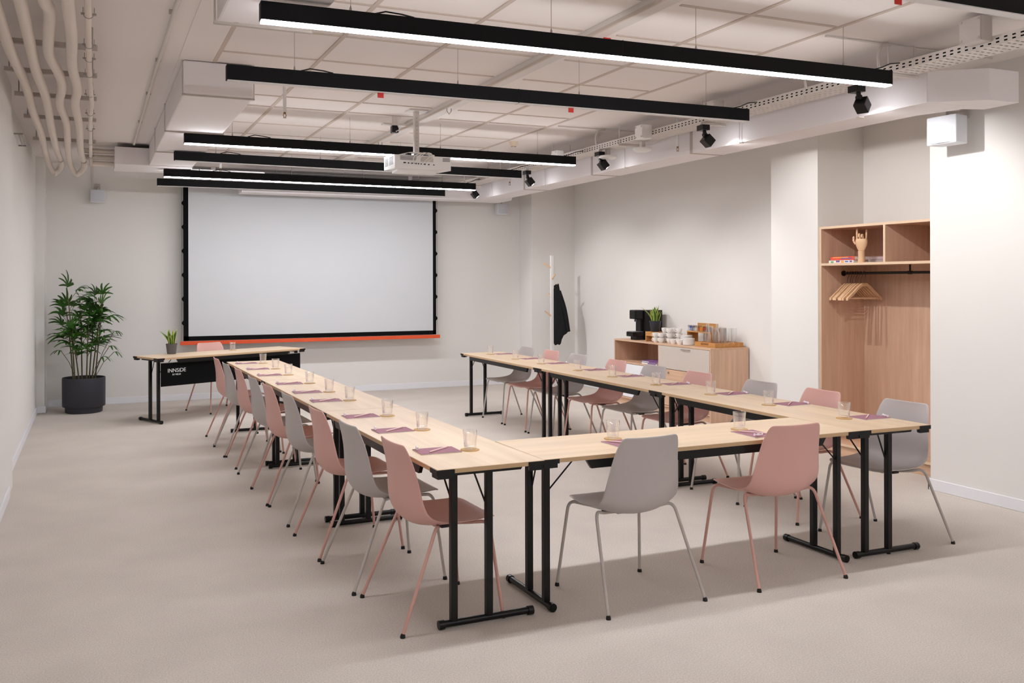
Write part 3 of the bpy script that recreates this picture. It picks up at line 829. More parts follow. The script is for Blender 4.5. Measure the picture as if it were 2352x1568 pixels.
for i, y in enumerate((5.95, 6.75, 7.6, 8.6, 9.9)):
    t = thing('pipe_support_rail', f'{SRN[i]} dark metal cross rail carrying the left ceiling pipes', 'rail', (0, y, 3.026), 0, 'cross rails above the left pipes')
    MB().box(-.54, .03, -.015, .015, -.015, .015).build('channel', M['ductseam'], t)
    for x in (-.51, .0): MB().tube([(x, 0, .015), (x, 0, CZ-3.026)], .005, 6).build('threaded_rod', M['steel'], t)
# wall-side cable ladder at the far left top
t = thing('wall_bracket', 'small dark metal bracket high on the left wall beside the pipes', 'bracket', (-.645, 9.0, 2.93))
MB().tube([(.0, 0, 0), (.07, 0, 0), (.07, .55, -.03), (0, .55, -.03)], .008, 6).tube([(.035, .05, .0), (.035, .5, -.03)], .006, 6).build('bracket_frame', M['steel'], t)
# conduit beside the duct
c = thing('ceiling_conduit', 'slim white conduit running lengthwise on the ceiling left of the stepped duct', 'conduit', (0, 0, 0))
MB().tube([(.43, 4.0, 3.125), (.42, 7.0, 3.125), (.42, 10.6, 3.12)], .011, 10).build('conduit_run', M['whitem'], c, smooth=True)
for y in (5.4, 6.6, 7.8, 9.2): MB().box(.402, .438, y-.012, y+.012, 3.128, 3.15).build('saddle', M['ductseam'], c)

# conduits on the right
for i, (y, lab) in enumerate(((4.35, 'thin white conduit crossing the ceiling and curving down to the tray, nearest one'), (5.0, 'thin white conduit curving down behind the nearest glowing bar end'), (7.9, 'thin white conduit curving down near the smoke detector'))):
    c = thing('ceiling_conduit', lab, 'conduit', (0, 0, 0), 0, 'conduits on the right ceiling')
    x_ = 4.55 if i else 4.62
    pts = [(5.7, y-.05, 3.138), (x_-.16+.2, y, 3.138)] + [Vector(v) for v in arc((x_+.02, y, 3.138), (x_-.10, y, 3.135), (x_-.12, y, 3.0), 8)]
    MB().tube([(4.25, y+.02, 3.14), (5.75, y+.02, 3.14)], .006, 8).build('conduit_run', M['whitem'], c, smooth=True)
    MB().tube(arc((4.78, y, 3.135), (4.64, y, 3.14), (4.68, y, 2.97), 8), .010, 8).build('conduit_bend', M['boxg'], c, smooth=True)

# ------------------------------------------------------------------ sprinklers, detectors, access points
def sprinkler(x, y, z1, label):
    t = thing('sprinkler', label, 'sprinkler', (x, y, CZ), 0, 'ceiling sprinklers')
    L = CZ-z1
    MB().tube([(0, 0, 0), (0, 0, -L+.045)], .014, 12).build('drop_pipe', M['white'], t, smooth=True)
    MB().tube([(0, 0, -L+.045), (0, 0, -L+.03)], .010, 10).tube([(-.009, 0, -L+.03), (-.011, 0, -L+.015), (-.003, 0, -L+.003)], .003, 6).tube([(.009, 0, -L+.03), (.011, 0, -L+.015), (.003, 0, -L+.003)], .003, 6).lathe([(0, 0), (.014, 0), (.014, .002), (0, .002)], 12, (0, 0, -L)).build('sprinkler_head', M['brass'], t)
sprinkler(1.36, 6.95, 2.86, 'brass sprinkler head on a white drop pipe below the second light bar, left half')
sprinkler(1.42, 11.2, 2.93, 'small brass sprinkler head above the farthest glowing bar, left end')
sprinkler(4.98, 6.95, 2.80, 'brass sprinkler head beside the second nearest spotlight')
sprinkler(4.98, 10.6, 2.85, 'small brass sprinkler head beside the second farthest spotlight')
t = thing('smoke_detector', 'round cream smoke detector on the ceiling left of the tray', 'detector', (4.30, 9.05, CZ))
MB().lathe([(0, -.05), (.03, -.05), (.045, -.03), (.05, -.012), (.055, 0), (0, 0)], 24).build('detector_body', M['smoke'], t, smooth=True)
MB().box(-.03, -.012, -.004, .004, -.054, -.048).box(.012, .03, -.004, .004, -.054, -.048).build('sensor_slot', M['brown'], t)
def ap(x, y, label):
    t = thing('access_point', label, 'access point', (x, y, 2.87), .05, 'white access points below the tray')
    MB().lathe([(0, -.028), (.06, -.026), (.088, -.012), (.092, 0), (.088, .01), (0, .012)], 32).build('dome', M['white'], t, smooth=True)
    MB().box(-.02, .02, -.02, .02, .012, .075).build('mounting_bracket', M['whitem'], t)
ap(4.86, 7.35, 'rounded white wireless access point below the tray, the nearer of two')
ap(4.84, 7.95, 'rounded white wireless access point below the tray, the farther of two')
def redtag(x, y, z, label):
    tag(MB().box(-.02, .02, -.002, .002, -.032, 0).build('red_tag', M['red'], None, loc=(x, y, z)), label, 'tag', 'red tags on the light bars')
redtag(1.70, 5.557, 2.811, 'small red tag under the second light bar, left half')
redtag(3.075, 5.537, 2.811, 'small red tag under the second light bar, right half')
tag(MB().box(-.025, .025, -.004, .004, -.05, 0).build('red_tag', M['red'], None, loc=(2.95, 4.85, 3.115)), 'small red tag hanging from the ceiling trunking behind the nearest glowing bar', 'tag', 'red tags on the light bars')
redtag(3.17, 2.845, 2.811, 'small red tag at the top edge, under the cut-off light bar')

# ------------------------------------------------------------------ projector
pj = thing('projector', 'white ceiling projector with cables at its back, before the middle glowing bar', 'projector', (2.70, 7.72, 2.60))
PX0, PX1, PY0, PY1 = -.26, .27, -.16, .16
b = MB()
b.prism([(PX0, PY0, -.004), (PX1, PY0, -.004), (PX1, PY1, .012), (PX0, PY1, .012)], (0, 0, .124))
b.build('projector_body', M['white'], pj, bevel=.005, bseg=2, ang=40)
b = MB().prism([(PX0+.03, PY0+.02, -.018), (PX1-.12, PY0+.02, -.018), (PX1-.06, PY1-.05, -.018), (PX0+.06, PY1-.05, -.018)], (0, 0, .030))
b.build('base_pan', M['white'], pj, bevel=.004, bseg=1)
def louvre(x0, x1, z0, z1, y):
    m = MB(); k = max(2, int((z1-z0)/.009))
    for i in range(k):
        z = z0+(z1-z0)*(i+.2)/k; m.box(x0, x1, y-.0015, y+.001, z, z+(z1-z0)/k*.55)
    mm = m.build('vent_grille', M['greygrille'], pj)
louvre(PX0+.05, PX0+.20, .075, .115, PY0); louvre(PX1-.08, PX1-.01, .075, .110, PY0)
m = MB()
for i in range(6):
    z = .04+i*.012; m.box(PX0-.0015, PX0+.001, -.12, .0, z, z+.007); m.box(PX0-.0015, PX0+.001, .03, .12, z, z+.007)
m.build('vent_grille', M['greygrille'], pj)
for i, (x, w) in enumerate(((-.18, .024), (-.14, .014), (-.11, .018), (-.075, .02), (-.045, .012), (-.02, .010), (.01, .018), (.05, .014), (.10, .010))):
    MB().box(x, x+w, PY0-.0015, PY0+.001, .046-i*.001, .056-i*.001).build('socket', M['darkp'], pj)
MB().box(-.02, .10, PY0-.0012, PY0+.001, .066, .112).build('label_plate', M['boxg'], pj)
MB().lathe([(0, 0), (.045, 0), (.05, .02), (.045, .03), (0, .03)], 24, mat=Matrix.Translation((.10, PY1-.01, .07)) @ Matrix.Rotation(-PI/2, 4, 'X')).build('lens', M['darkp'], pj, smooth=True, ang=40)
MB().box(-.075, .065, -.08, .08, .12, .135).box(-.045, .035, -.05, .05, .135, .16).tube([(-.10, -.09, .13), (.10, .09, .13)], .006, 6).tube([(-.10, .09, .13), (.10, -.09, .13)], .006, 6).build('mount_plate', M['steel'], pj)
MB().box(-.028, .018, -.02, .02, .16, CZ-2.60).build('mount_pole', M['whitem'], pj, bevel=.003)
m = MB()
for i in range(9): m.box(-.009, -.001, -.0215, -.0195, .19+i*.035, .203+i*.035)
m.build('pole_slot', M['ductseam'], pj)
MB().box(-.09, .09, -.07, .07, CZ-2.60-.012, CZ-2.60).build('ceiling_plate', M['whitem'], pj)
for i, (x, xe) in enumerate(((-.115, .0), (-.09, .01), (-.07, .02), (-.01, .04), (.02, .05))):
    MB().tube(smoothpts([(x, PY0-.002, .05), (x+.01, PY0-.03, .06), (x+.03+.01*i, PY0-.035, .11), (xe, PY0-.01, .145), (xe+.06, -.08, .155), (.12, -.02, .16), (0.0, 0.03, .18), (-.01, .03, .3), (-.005, .025, .5)], 5), .0032, 6).build('cable', M['paper'], pj, smooth=True)
MB().tube(smoothpts([(-.20, -.05, .125), (-.14, -.06, .14), (-.08, -.09, .15), (.03, -.06, .155), (.15, -.05, .14)], 6), .008, 8).build('cable', M['white'], pj, smooth=True)
MB().box(-.13, -.09, -.12, -.04, .12, .145).build('power_brick', M['darkp'], pj, bevel=.004)
t = thing('power_adapter', 'small black power adapter hanging on the ceiling rail above the projector', 'adapter', (2.60, 8.05, 2.99))
MB().box(-.035, .03, -.03, .03, 0, .065).build('adapter_body', M['black'], t, bevel=.006)
MB().tube(smoothpts([(0, -.03, .01), (.03, -.04, .03), (.02, -.03, .08), (.06, -.02, .16)], 5), .004, 6).build('adapter_cable', M['paper'], t, smooth=True)
MB().box(-.12, .10, -.035, .035, .068, .085).box(-.02, .02, -.02, .02, .085, CZ-2.99).build('adapter_shelf', M['whitem'], t)

# ------------------------------------------------------------------ speakers
def speaker(loc, rz, w, dp, h, label, logo=False, wall=.06):
    t = thing('wall_speaker', label, 'speaker', loc, rz, 'white wall speakers')
    # local: front faces -y
    m = MB()
    m.prism([(-w/2, 0, 0), (w/2, 0, 0), (w/2*.88, dp, 0), (-w/2*.88, dp, 0)], (0, 0, h))
    m.build('cabinet', M['speaker'], t, bevel=.012, bseg=3, ang=40)
    pts = [(-w/2+.006, .001), (-w/4, -.010), (0, -.014), (w/4, -.010), (w/2-.006, .001)]
    m = MB(); m.grid([[(x, y, z) for (x, y) in pts] for z in (.008, h/2, h-.008)])
    o = m.build('front_grille', M['grille'], t, smooth=True)
    if logo: text('BOSE', .026, 'lettering', M['speaker'], t, Matrix.Translation((-.03, -.0155, .02)) @ stand, .001, .25)
    MB().tube([(0, dp*.5, h), (0, dp*.5, h+.03), (0, dp+wall, h+.045)], .012, 8).box(-.03, .03, dp+wall-.015, dp+wall+.005, h-.0, h+.09).build('wall_bracket', M['boxg'], t)
    return t
tag(MB().box(-.012, .012, 12.826, 12.84, 2.80, CZ).build('cable_cover', M['whitem'], None), 'thin white cable cover running up the back wall above the left speaker', 'cable cover')
sp_r = speaker((5.64, 4.69, 2.585), -PI/2+.07, .235, .15, .205, 'large white wall speaker high on the right wall beside the duct', True, .12)
speaker((.062, 12.66, 2.64), 0, .18, .12, .165, 'small grey-white wall speaker high on the back wall, left of the screen')
speaker((5.84, 12.66, 2.64), .1, .19, .12, .165, 'small grey-white wall speaker high on the back wall, right of the screen')

# ------------------------------------------------------------------ wardrobe
W0, W1 = 5.05, 6.53; WF, WB = 6.27, 6.815; wt = .022
wd = thing('open_wardrobe', 'open oak wardrobe niche unit with two upper cubbies and a hanging rail', 'wardrobe', (WF, W0, 0))
D = WB-WF; Wd = W1-W0; HT = 2.105
MB().box(.002, D, Wd-wt, Wd, 0, HT).build('side_panel', M['oakz'], wd)
MB().box(.002, D, 0, wt, 0, HT).build('side_panel', M['oakz'], wd)
MB().box(D-.012, D, wt, Wd-wt, .0, HT-wt).build('back_panel', M['oakz'], wd)
MB().box(.002, D, 0+wt, Wd-wt, HT-wt, HT).build('top_panel', M['oaky'], wd)
MB().box(.002, D-.012, wt, Wd-wt, 1.742, 1.742+wt).build('shelf', M['oaky'], wd)
MB().box(.002, D-.012, .73-.011, .73+.011, 1.742+wt, HT-wt).build('divider', M['oakz'], wd)
MB().box(.002, D-.012, wt, Wd-wt, .10, .10+wt).build('bottom_shelf', M['oaky'], wd)
MB().box(.02, .038, wt, Wd-wt, 0, .10).build('plinth', M['oaky'], wd)
e = MB(); e.box(0, .0025, Wd-wt, Wd, 0, HT).box(0, .0025, 0, wt, 0, HT).box(0, .0025, wt, Wd-wt, HT-wt, HT).box(0, .0025, wt, Wd-wt, 1.742, 1.742+wt).box(0, .0025, .719, .741, 1.742+wt, HT-wt).box(0, .0025, wt, Wd-wt, .10, .10+wt)
e.build('edge_band', M['oakedge'], wd)
rl = MB().tube([(.27, wt, 1.672), (.27, Wd-wt, 1.672)], .0125, 14).build('hanging_rail', M['black'], wd, smooth=True)
MB().tube([(.27, Wd-wt-.012, 1.672), (.27, Wd-wt, 1.672)], .026, 16).build('rail_flange', M['black'], wd)
MB().tube([(.27, .70, 1.672), (.27, .70, 1.742)], .008, 10).tube([(.27, .68, 1.672), (.27, .72, 1.672)], .016, 12).build('rail_support', M['black'], wd)

# hangers on the rail
def hanger():
    t = bpy.data.objects.new('coat_hanger', None); COL.objects.link(t)
    # plane x-z, origin at the rail centre; arms curve down
    for s in (-1, 1):
        pts = [(0, 0, -.105), (s*.03, 0, -.108), (s*.075, 0, -.135), (s*.13, 0, -.180), (s*.18, 0, -.215), (s*.215, 0, -.240)]
        m = MB()
        rows = []
        for i, p in enumerate(smoothpts(pts, 3)):
            h = .028 if i < 12 else .021; wy = .005+.006*(i/15)
            rows.append([Vector(p)+Vector((-s*0, yy, zz)) for yy, zz in ((-wy, -h*.5), (-wy, h*.5), (wy, h*.5), (wy, -h*.5), (-wy, -h*.5))])
        m.grid(rows); m.face([v for v in [m.bm.verts.new(p) for p in rows[-1][:4]]]); 
        m.build('arm', M['pale'], t, ang=50)
    MB().tube([(-.19, 0, -.232), (.19, 0, -.232)], .0055, 8).build('trouser_bar', M['pale'], t)
    hook = [(.0, 0, -.10), (0, 0, -.055), (.012, 0, -.035), (.0205, 0, -.012), (.017, 0, .008), (.0, 0, .0165), (-.015, 0, .009), (-.018, 0, -.004)]
    MB().tube(smoothpts(hook, 3), .0026, 6).build('hook', M['hook'], t)
    return t
hg = hanger(); HN = ['farthest', 'second farthest', 'third farthest', 'fourth farthest', 'third nearest', 'second nearest', 'nearest']
for i in range(7):
    y = W0+Wd-.075-(0, .034, .062, .098, .124, .158, .20)[i]
    lab = f'pale wooden coat hanger on the black rail, {HN[i]} of the bunch'
    if i == 0:
        hg.location = (WF+.27, y, 1.672); tag(hg, lab, 'hanger', 'wooden coat hangers on the rail')
    else: dup(hg, (WF+.27, y, 1.672), R((-1, 1.5, -1, 2, .5, -1.5, 1)[i]), lab)

# wooden hand (index and little finger raised, middle and ring folded)
hz = 1.742+wt
hd = thing('wooden_hand', 'jointed pale wooden artist hand with raised index and little fingers, in the left cubby', 'ornament', (WF+.09, 6.115, hz), R(-62))
MB().lathe([(0, 0), (.033, 0), (.034, .004), (.030, .03), (.028, .07), (.030, .105), (.0, .105)], 24).build('wrist', M['pale'], hd, smooth=True, ang=50)
MB().lathe([(0, .105), (.026, .107), (.034, .122), (.046, .15), (.052, .175), (.052, .20), (.046, .214), (0, .218)], 28, sy=.52).build('palm', M['pale'], hd, smooth=True)
def digit(pts, r, name):
    m = MB()
    for a, b in zip(pts, pts[1:]):
        a, b = Vector(a), Vector(b); d_ = (b-a).normalized(); L_ = (b-a).length
        m.tube([a, a+d_*L_*.15, a+d_*L_*.85, b], [r*.75, r, r*.92, r*.72], 10)
    p = Vector(pts[-1]); d_ = (Vector(pts[-1])-Vector(pts[-2])).normalized()
    m.tube([p-d_*.001, p+d_*.004, p+d_*.007], [r*.72, r*.6, r*.1], 10)
    return m.build(name, M['pale'], hd, smooth=True, ang=60)
digit([(-.038, 0, .207), (-.039, 0, .243), (-.038, 0, .276), (-.037, 0, .302)], .0090, 'index_finger')
digit([(.038, 0, .205), (.042, 0, .237), (.043, 0, .268), (.043, 0, .292)], .0082, 'little_finger')
digit([(-.013, 0, .214), (-.013, -.004, .250), (-.012, -.030, .256), (-.012, -.036, .232)], .0095, 'middle_finger')
digit([(.013, 0, .213), (.013, -.004, .246), (.012, -.029, .250), (.012, -.034, .228)], .0090, 'ring_finger')
digit([(-.045, -.01, .165), (-.062, -.014, .190), (-.066, -.012, .212), (-.064, -.010, .232)], .0095, 'thumb')

# books in the cubby
def book(loc, rz, w, l, h, cover, label, stripes=(), group='books in the wardrobe cubby'):
    """local: spine faces -x, lying flat; w depth, l spine length"""
    t = thing('book', label, 'book', loc, rz, group)
    MB().box(.004, w-.004, .003, l-.003, .002, h-.002).build('pages', M['paper'], t)
    MB().box(0, .004, 0, l, 0, h).box(0, w, 0, l, 0, .002).box(0, w, 0, l, h-.002, h).build('cover', M[cover], t)
    for (a, b, c_, z0, z1) in stripes:
        MB().box(-.0006, .0002, a*l, b*l, z0*h, z1*h).build('spine_print', M[c_], t)
    return t
book((WF+.05, 6.17, hz), R(2), .19, .285, .026, 'paper', 'multicoloured book lying flat, under the red book', [(.05, .15, 'purple', .2, .8), (.2, .34, 'blue', .3, .7), (.38, .5, 'bookorange', .1, .8), (.55, .7, 'purple', .3, .9), (.8, .92, 'bookgreen', .1, .7)])
book((WF+.055, 6.165, hz+.0262), R(-1), .19, .29, .034, 'bookred', 'red book lying flat on top of the multicoloured book', [(.1, .55, 'purple', .3, .62), (.25, .9, 'bookorange', .62, .85)])
book((WF+.22, 5.90, hz), R(1), .18, .26, .028, 'lav', 'grey book lying flat behind the wooden hand, lower of two')
book((WF+.225, 5.91, hz+.0282), R(-2), .17, .235, .026, 'bookpink', 'dusty pink book lying flat behind the wooden hand, upper of two')
t = thing('storage_box', 'small pale oak box at the right of the left cubby', 'box', (WF+.10, 5.80, hz))
MB().box(0, .26, 0, .085, 0, .045).build('box_body', M['oaky'], t, bevel=.002)
MB().box(-.002, .262, -.001, .086, .045, .050).build('lid', M['oaky'], t)

# ------------------------------------------------------------------ sideboard
SX, SY0, SY1, SH = 6.40, 8.32, 10.36, .84
sd = thing('sideboard', 'oak sideboard with open cubby and greige flap standing against the right wall', 'sideboard', (SX, SY0, 0))
Dp, Ln = .53, SY1-SY0; th = .02
MB().box(0, Dp, 0, Ln, SH-th, SH).build('top_panel', M['oaky'], sd, bevel=.001, bseg=1)
MB().box(0, Dp, 0, th, 0, SH-th).build('side_panel', M['oakz'], sd)
MB().box(0, Dp, Ln-th, Ln, 0, SH-th).build('side_panel', M['oakz'], sd)
mid = 1.02
MB().box(.004, Dp-.01, mid-.01, mid+.01, .08, SH-th).build('divider', M['oakz'], sd)
MB().box(.004, Dp-.01, mid+.01, Ln-th, .535, .555).build('shelf', M['oaky'], sd)
MB().box(.004, Dp-.01, th, Ln-th, .08, .10).build('bottom_panel', M['oaky'], sd)
MB().box(Dp-.012, Dp-.002, th, Ln-th, .08, SH-th).build('back_panel', M['oakz'], sd)
MB().box(.03, .045, th, Ln-th, 0, .08).build('plinth', M['oaky'], sd)
fl = MB().box(-.002, .016, th+.003, mid-.012, .545, SH-th-.003).build('flap_door', M['greypanel'], sd, bevel=.001, bseg=1)
MB().tube([(-.002, .38, SH-.045), (-.018, .38, SH-.045), (-.018, .54, SH-.045), (-.002, .54, SH-.045)], .005, 6).build('handle', M['steel'], fl)
dr = MB().box(-.002, .016, th+.003, mid-.012, .105, .538).build('lower_door', M['oaky'], sd, bevel=.001, bseg=1)
MB().tube([(-.002, .80, .50), (-.018, .80, .50)], .011, 12).build('knob', M['steel'], dr)
dw = MB().box(-.002, .016, mid+.012, Ln-th-.003, .105, .530).build('lower_door', M['base'], sd, bevel=.001, bseg=1)
# books inside the cubby
book((SX+.03, SY0+1.10, .5552), 0, .22, .33, .022, 'paper', 'white book lying flat in the sideboard cubby, under the purple one', [(.05, .6, 'purple', .2, .8)], 'books in the sideboard cubby')
book((SX+.03, SY0+1.10, .5775), 0, .22, .34, .020, 'purple', 'purple book lying flat on the white book in the sideboard cubby', [(.5, .95, 'paper', .3, .7)], 'books in the sideboard cubby')

# ------------------------------------------------------------------ coffee corner
cm = thing('coffee_machine', 'black coffee machine at the far end of the sideboard', 'coffee machine', (SX+.03, 9.93, SH))
# local: front faces -x
MB().box(.17, .44, 0, .20, 0, .385).build('machine_body', M['darkp'], cm, bevel=.008)
MB().box(.0, .17, .02, .18, .045, .105).build('drip_tray', M['black'], cm, bevel=.006)
MB().box(.06, .17, .03, .17, .0, .045).build('tray_foot', M['darkp'], cm, bevel=.004)
MB().box(.01, .16, .03, .17, .105, .110).build('drip_grid', M['greygrille'], cm)
MB().box(.04, .17, .03, .17, .27, .385).build('brew_head', M['black'], cm, bevel=.010)
MB().box(.13, .17, .045, .155, .110, .27).build('back_column', M['darkp'], cm)
MB().tube([(.09, .085, .27), (.09, .085, .235)], .008, 10).tube([(.09, .115, .27), (.09, .115, .235)], .008, 10).build('spout', M['greygrille'], cm)
MB().box(.045, .16, .04, .16, .385, .39).build('cup_plate', M['greygrille'], cm)
# riser box and plant
rb = thing('wooden_riser', 'small honey-coloured wooden riser under the snake plant on the sideboard', 'riser', (SX+.07, 9.56, SH))
m = MB(); m.box(0, .17, 0, .018, 0, .125).box(0, .17, .15, .168, 0, .125).box(0, .17, .018, .15, .107, .125).box(.0, .012, .018, .15, .07, .107)
m.build('riser_frame', M['bamboo'], rb, bevel=.002, bseg=1)
snake_plant('snake_plant', 'variegated snake plant in a slate grey pot on the sideboard riser', (SX+.155, 9.635, SH+.125), 1.12, 16, 'pot', 8)
# cups
def cup():
    t = bpy.data.objects.new('cup', None); COL.objects.link(t)
    MB().lathe([(0, 0), (.022, 0), (.024, .003), (.037, .03), (.040, .060), (.0385, .060), (.035, .03), (.020, .006), (0, .005)], 22).build('bowl', M['cup'], t, smooth=True)
    MB().tube([(.036, 0, .048), (.052, 0, .046), (.056, 0, .032), (.048, 0, .018), (.031, 0, .018)], .0035, 8).build('handle', M['cup'], t, smooth=True)
    return t
cpp = cup(); k = 0
cups = []
for (bx, by, nst) in ((.07, 9.50, 2), (.08, 9.40, 2), (.17, 9.45, 3), (.15, 9.32, 3), (.26, 9.38, 3), (.24, 9.25, 3)):
    for s in range(nst): cups.append((bx, by, s, nst))
PL = ['front row, farthest stack', 'front row, nearer stack', 'middle row, farthest stack', 'middle row, nearer stack', 'back row, farthest stack', 'back row, nearer stack']
LV = {2: ['bottom', 'top'], 3: ['bottom', 'middle', 'top']}
idx = {}
for (bx, by, s, nst) in cups:
    key = (bx, by); idx.setdefault(key, len(idx)); a = 2.0+idx[key]*1.3
    lab = f'white china cup on the sideboard, {PL[idx[key]]}, {LV[nst][s]} one'
    loc = (SX+bx, by, SH+s*.0605)
    if k == 0: cpp.location = loc; cpp.rotation_euler = (0, 0, a); tag(cpp, lab, 'cup', 'white cups on the sideboard')
    else: dup(cpp, loc, a, lab)
    k += 1
# upside-down-looking milk jugs / small bowls in front
def bowl(loc, r, h, label):
    t = thing('bowl', label, 'bowl', loc, 0, 'white bowls on the sideboard')
    MB().lathe([(0, 0), (r*.55, 0), (r*.58, .004), (r*.92, h*.6), (r, h), (r*.96, h), (r*.86, h*.6), (r*.5, .008), (0, .007)], 26).build('bowl_body', M['cup'], t, smooth=True)
bowl((SX+.10, 9.17, SH), .048, .055, 'small white bowl at the front of the sideboard, beside the cups')
bowl((SX+.11, 9.05, SH), .050, .060, 'small white bowl at the front of the sideboard, beside the saucer stack')
sa = None
for i in range(9):
    def mk():
        t = bpy.data.objects.new('saucer', None); COL.objects.link(t)
        MB().lathe([(0, 0), (.035, 0), (.05, .001), (.071, .005), (.072, .012), (.066, .0125), (.036, .006), (0, .005)], 28).build('saucer_disc', M['cup'], t, smooth=True)
        return t
    lv = ['bottom', 'second from bottom', 'third from bottom', 'fourth from bottom', 'middle', 'fourth from top', 'third from top', 'second from top', 'top']
    lab = f'white saucer, {lv[i]} of the near saucer stack'
    if sa is None: sa = mk(); sa.location = (SX+.15, 8.93, SH); tag(sa, lab, 'saucer', 'near stack of white saucers')
    else: dup(sa, (SX+.15, 8.93, SH+i*.0085), 0, lab)
sb2 = None
for i in range(12):
    lv2 = ['bottom', 'second', 'third', 'fourth', 'fifth', 'sixth', 'seventh', 'eighth', 'ninth', 'tenth', 'eleventh', 'top']
    lab = f'white saucer of the far taller stack, {lv2[i]}'+(' from the bottom' if 0 < i < 11 else ' one')
    o = dup(sa, (SX+.24, 9.10, SH+i*.0085), 0, lab); o['group'] = 'far stack of white saucers'
# organiser shelf
og = thing('desktop_organiser', 'honey-coloured wooden tea shelf on the sideboard', 'organiser', (SX+.32, 8.78, SH))
m = MB(); m.box(0, .16, 0, .014, 0, .155).box(0, .16, .406, .42, 0, .155).box(0, .16, .014, .406, .141, .155).box(.15, .16, .014, .406, .155, .25).box(0, .16, .0, .42, 0, .008)
m.build('organiser_frame', M['bamboo'], og, bevel=.002, bseg=1)
for i, (c_, lab) in enumerate((('blue', 'blue'), ('tan', 'beige'), ('yellow', 'yellow'), ('brown', 'dark brown'))):
    t = thing('tea_box', f'{lab} tea sachet pack in a clear holder on top of the tea shelf', 'tea pack', (SX+.335, 9.115-i*.098, SH+.1555), 0, 'tea packs on the wooden shelf')
    MB().box(.02, .07, .01, .075, 0.003, .058).build('sachet', M[c_], t)
    MB().box(.0, .09, .0, .085, 0, .003).box(.0, .003, 0, .085, .003, .07).box(0, .09, 0, .003, .003, .07).box(0, .09, .082, .085, .003, .07).build('clear_holder', M['glass'], t)
# tray
ty = thing('serving_tray', 'honey-coloured wooden serving tray at the near end of the sideboard', 'tray', (SX+.10, 8.37, SH))
m = MB(); m.box(0, .40, 0, .38, 0, .010)
m.box(0, .40, 0, .012, .010, .055).box(0, .40, .368, .38, .010, .055)
for x0 in (0, .388): m.box(x0, x0+.012, .012, .12, .010, .055).box(x0, x0+.012, .26, .368, .010, .055).box(x0, x0+.012, .12, .26, .010, .022).box(x0, x0+.012, .12, .26, .044, .055)
m.build('tray_body', M['bamboo'], ty, bevel=.002, bseg=1)
def carafe(loc, label):
    t = thing('glass_bottle', label, 'bottle', loc, 0, 'glass bottles on the tray')
    MB().lathe([(0, 0), (.034, 0), (.036, .004), (.037, .12), (.016, .19), (.016, .25), (.019, .255), (.014, .255), (.013, .19), (.034, .12), (.033, .008), (0, .008)], 22).build('bottle_body', M['glass'], t, smooth=True)
carafe((SX+.22, 8.66, SH+.011), 'clear glass bottle on the wooden tray, farther of two')
carafe((SX+.27, 8.55, SH+.011), 'clear glass bottle on the wooden tray, nearer of two')
tg = None
TN = ['far left', 'far right', 'near left', 'near right', 'middle']
for i, (x, y) in enumerate(((.34, 8.68), (.44, 8.66), (.36, 8.50), (.45, 8.48), (.40, 8.59))):
    lab = f'tall clear drinking glass on the wooden tray, {TN[i]} of five'
    if tg is None:
        tg = thing('tall_glass', lab, 'glass', (SX+x, y, SH+.011), 0, 'tall glasses on the tray')
        MB().lathe([(0, 0), (.027, 0), (.029, .004), (.036, .205), (.0345, .205), (.027, .012), (0, .010)], 20).build('bowl', M['glass'], tg, smooth=True)
    else: dup(tg, (SX+x, y, SH+.011), 0, lab)

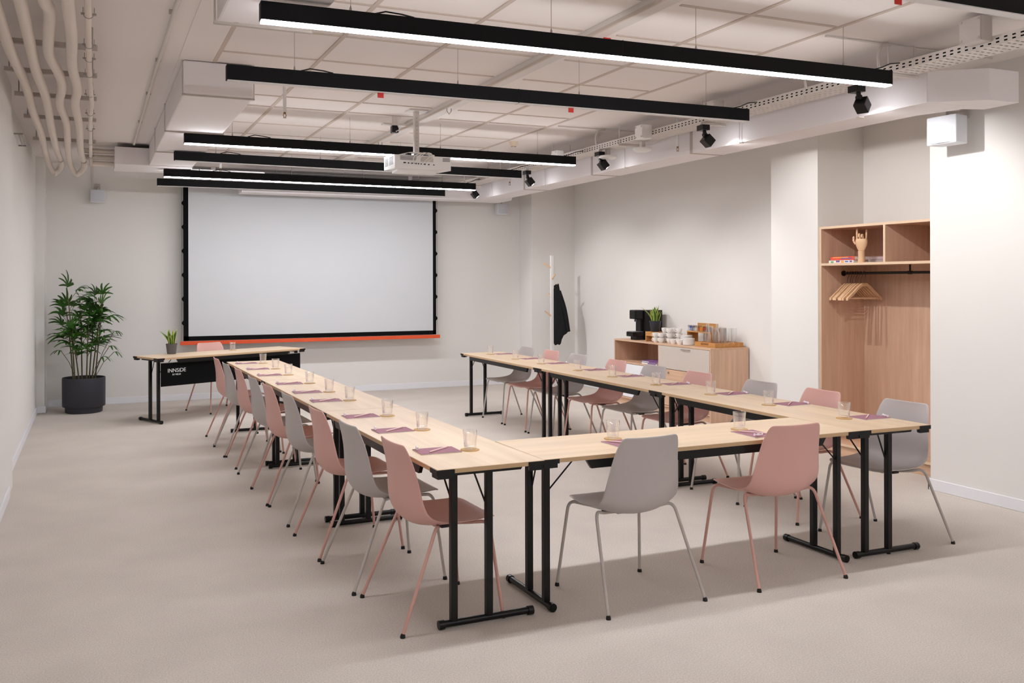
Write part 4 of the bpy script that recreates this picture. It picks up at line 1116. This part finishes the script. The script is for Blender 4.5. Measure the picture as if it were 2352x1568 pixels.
# ------------------------------------------------------------------ coat stand and coat
cs = thing('coat_stand', 'white coat stand with wooden pegs in the far right corner', 'coat stand', (6.33, 12.0, 0))
MB().lathe([(0, 0), (.17, 0), (.175, .005), (.17, .018), (.04, .026), (0, .026)], 32).build('base', M['white'], cs, smooth=True, ang=30)
MB().box(-.021, .021, -.021, .021, .02, 1.99).build('pole', M['white'], cs, bevel=.003)
for (z, dx, dy) in ((1.81, -.125, .02), (1.64, .0, -.11), (1.50, .115, .0), (1.09, -.115, .0), (1.35, .0, .11)):
    d_ = Vector((dx, dy, 0)).normalized()
    MB().tube([d_*.018+Vector((0, 0, z)), Vector((dx, dy, z+.07))], [.013, .010], 10).build('peg', M['pale'], cs, smooth=True, ang=50)
ct = thing('black_coat', 'black coat hanging from a peg of the white coat stand', 'coat', (6.33, 12.0, 0))
rows = [(1.56, .075, .115, .012), (1.53, .032, .118, .035), (1.44, .028, .135, .045), (1.30, .026, .165, .055), (1.15, .024, .20, .062), (1.02, .022, .235, .066), (.93, .020, .262, .068),
        (.87, .020, .272, .066), (.83, .020, .245, .066), (.80, .020, .19, .06), (.74, .020, .155, .055), (.68, .022, .14, .05), (.655, .04, .115, .03)]
P = []
for i, (z, x0, x1, dp) in enumerate(rows):
    r_ = []
    for j in range(25):
        a = 2*PI*j/24; cx_, hx = (x0+x1)/2, (x1-x0)/2
        f = 1+.16*math.sin(5*a+i*.35)*min(1, i/4)
        r_.append((cx_+hx*math.cos(a), -.01+dp*math.sin(a)*f, z+.008*math.sin(3*a)))
    P.append(r_)
m = MB(); V = m.grid(P)
bmesh.ops.remove_doubles(m.bm, verts=m.bm.verts, dist=1e-5)
m.build('coat_body', M['coat'], ct, smooth=True)
MB().tube(smoothpts([(.10, -.04, 1.46), (.17, -.055, 1.22), (.215, -.06, 1.0), (.245, -.055, .85)], 4), [.03, .032, .034, .036, .037, .038, .038, .038, .037, .036, .035, .034, .034], 12).build('sleeve', M['coat'], ct, smooth=True)

# ------------------------------------------------------------------ wall sockets
t = thing('wall_socket', 'white power socket low on the back wall behind the palm pot', 'socket', (.06, 12.825, .33))
MB().box(-.04, .04, 0, .014, -.04, .04).build('face_plate', M['white'], t, bevel=.004)
MB().tube([(-.015, -.004, 0), (-.015, .0, 0)], .015, 12).build('plug', M['darkp'], t)

# ------------------------------------------------------------------ world, colour
w = bpy.data.worlds.new('world'); SC.world = w; w.use_nodes = True
w.node_tree.nodes['Background'].inputs['Color'].default_value = (1, .97, .95, 1)
w.node_tree.nodes['Background'].inputs['Strength'].default_value = .05
SC.view_settings.view_transform = 'Standard'; SC.view_settings.look = 'None'
SC.view_settings.gamma = 1; SC.view_settings.use_curve_mapping = False
SC.view_settings.exposure = 0.85
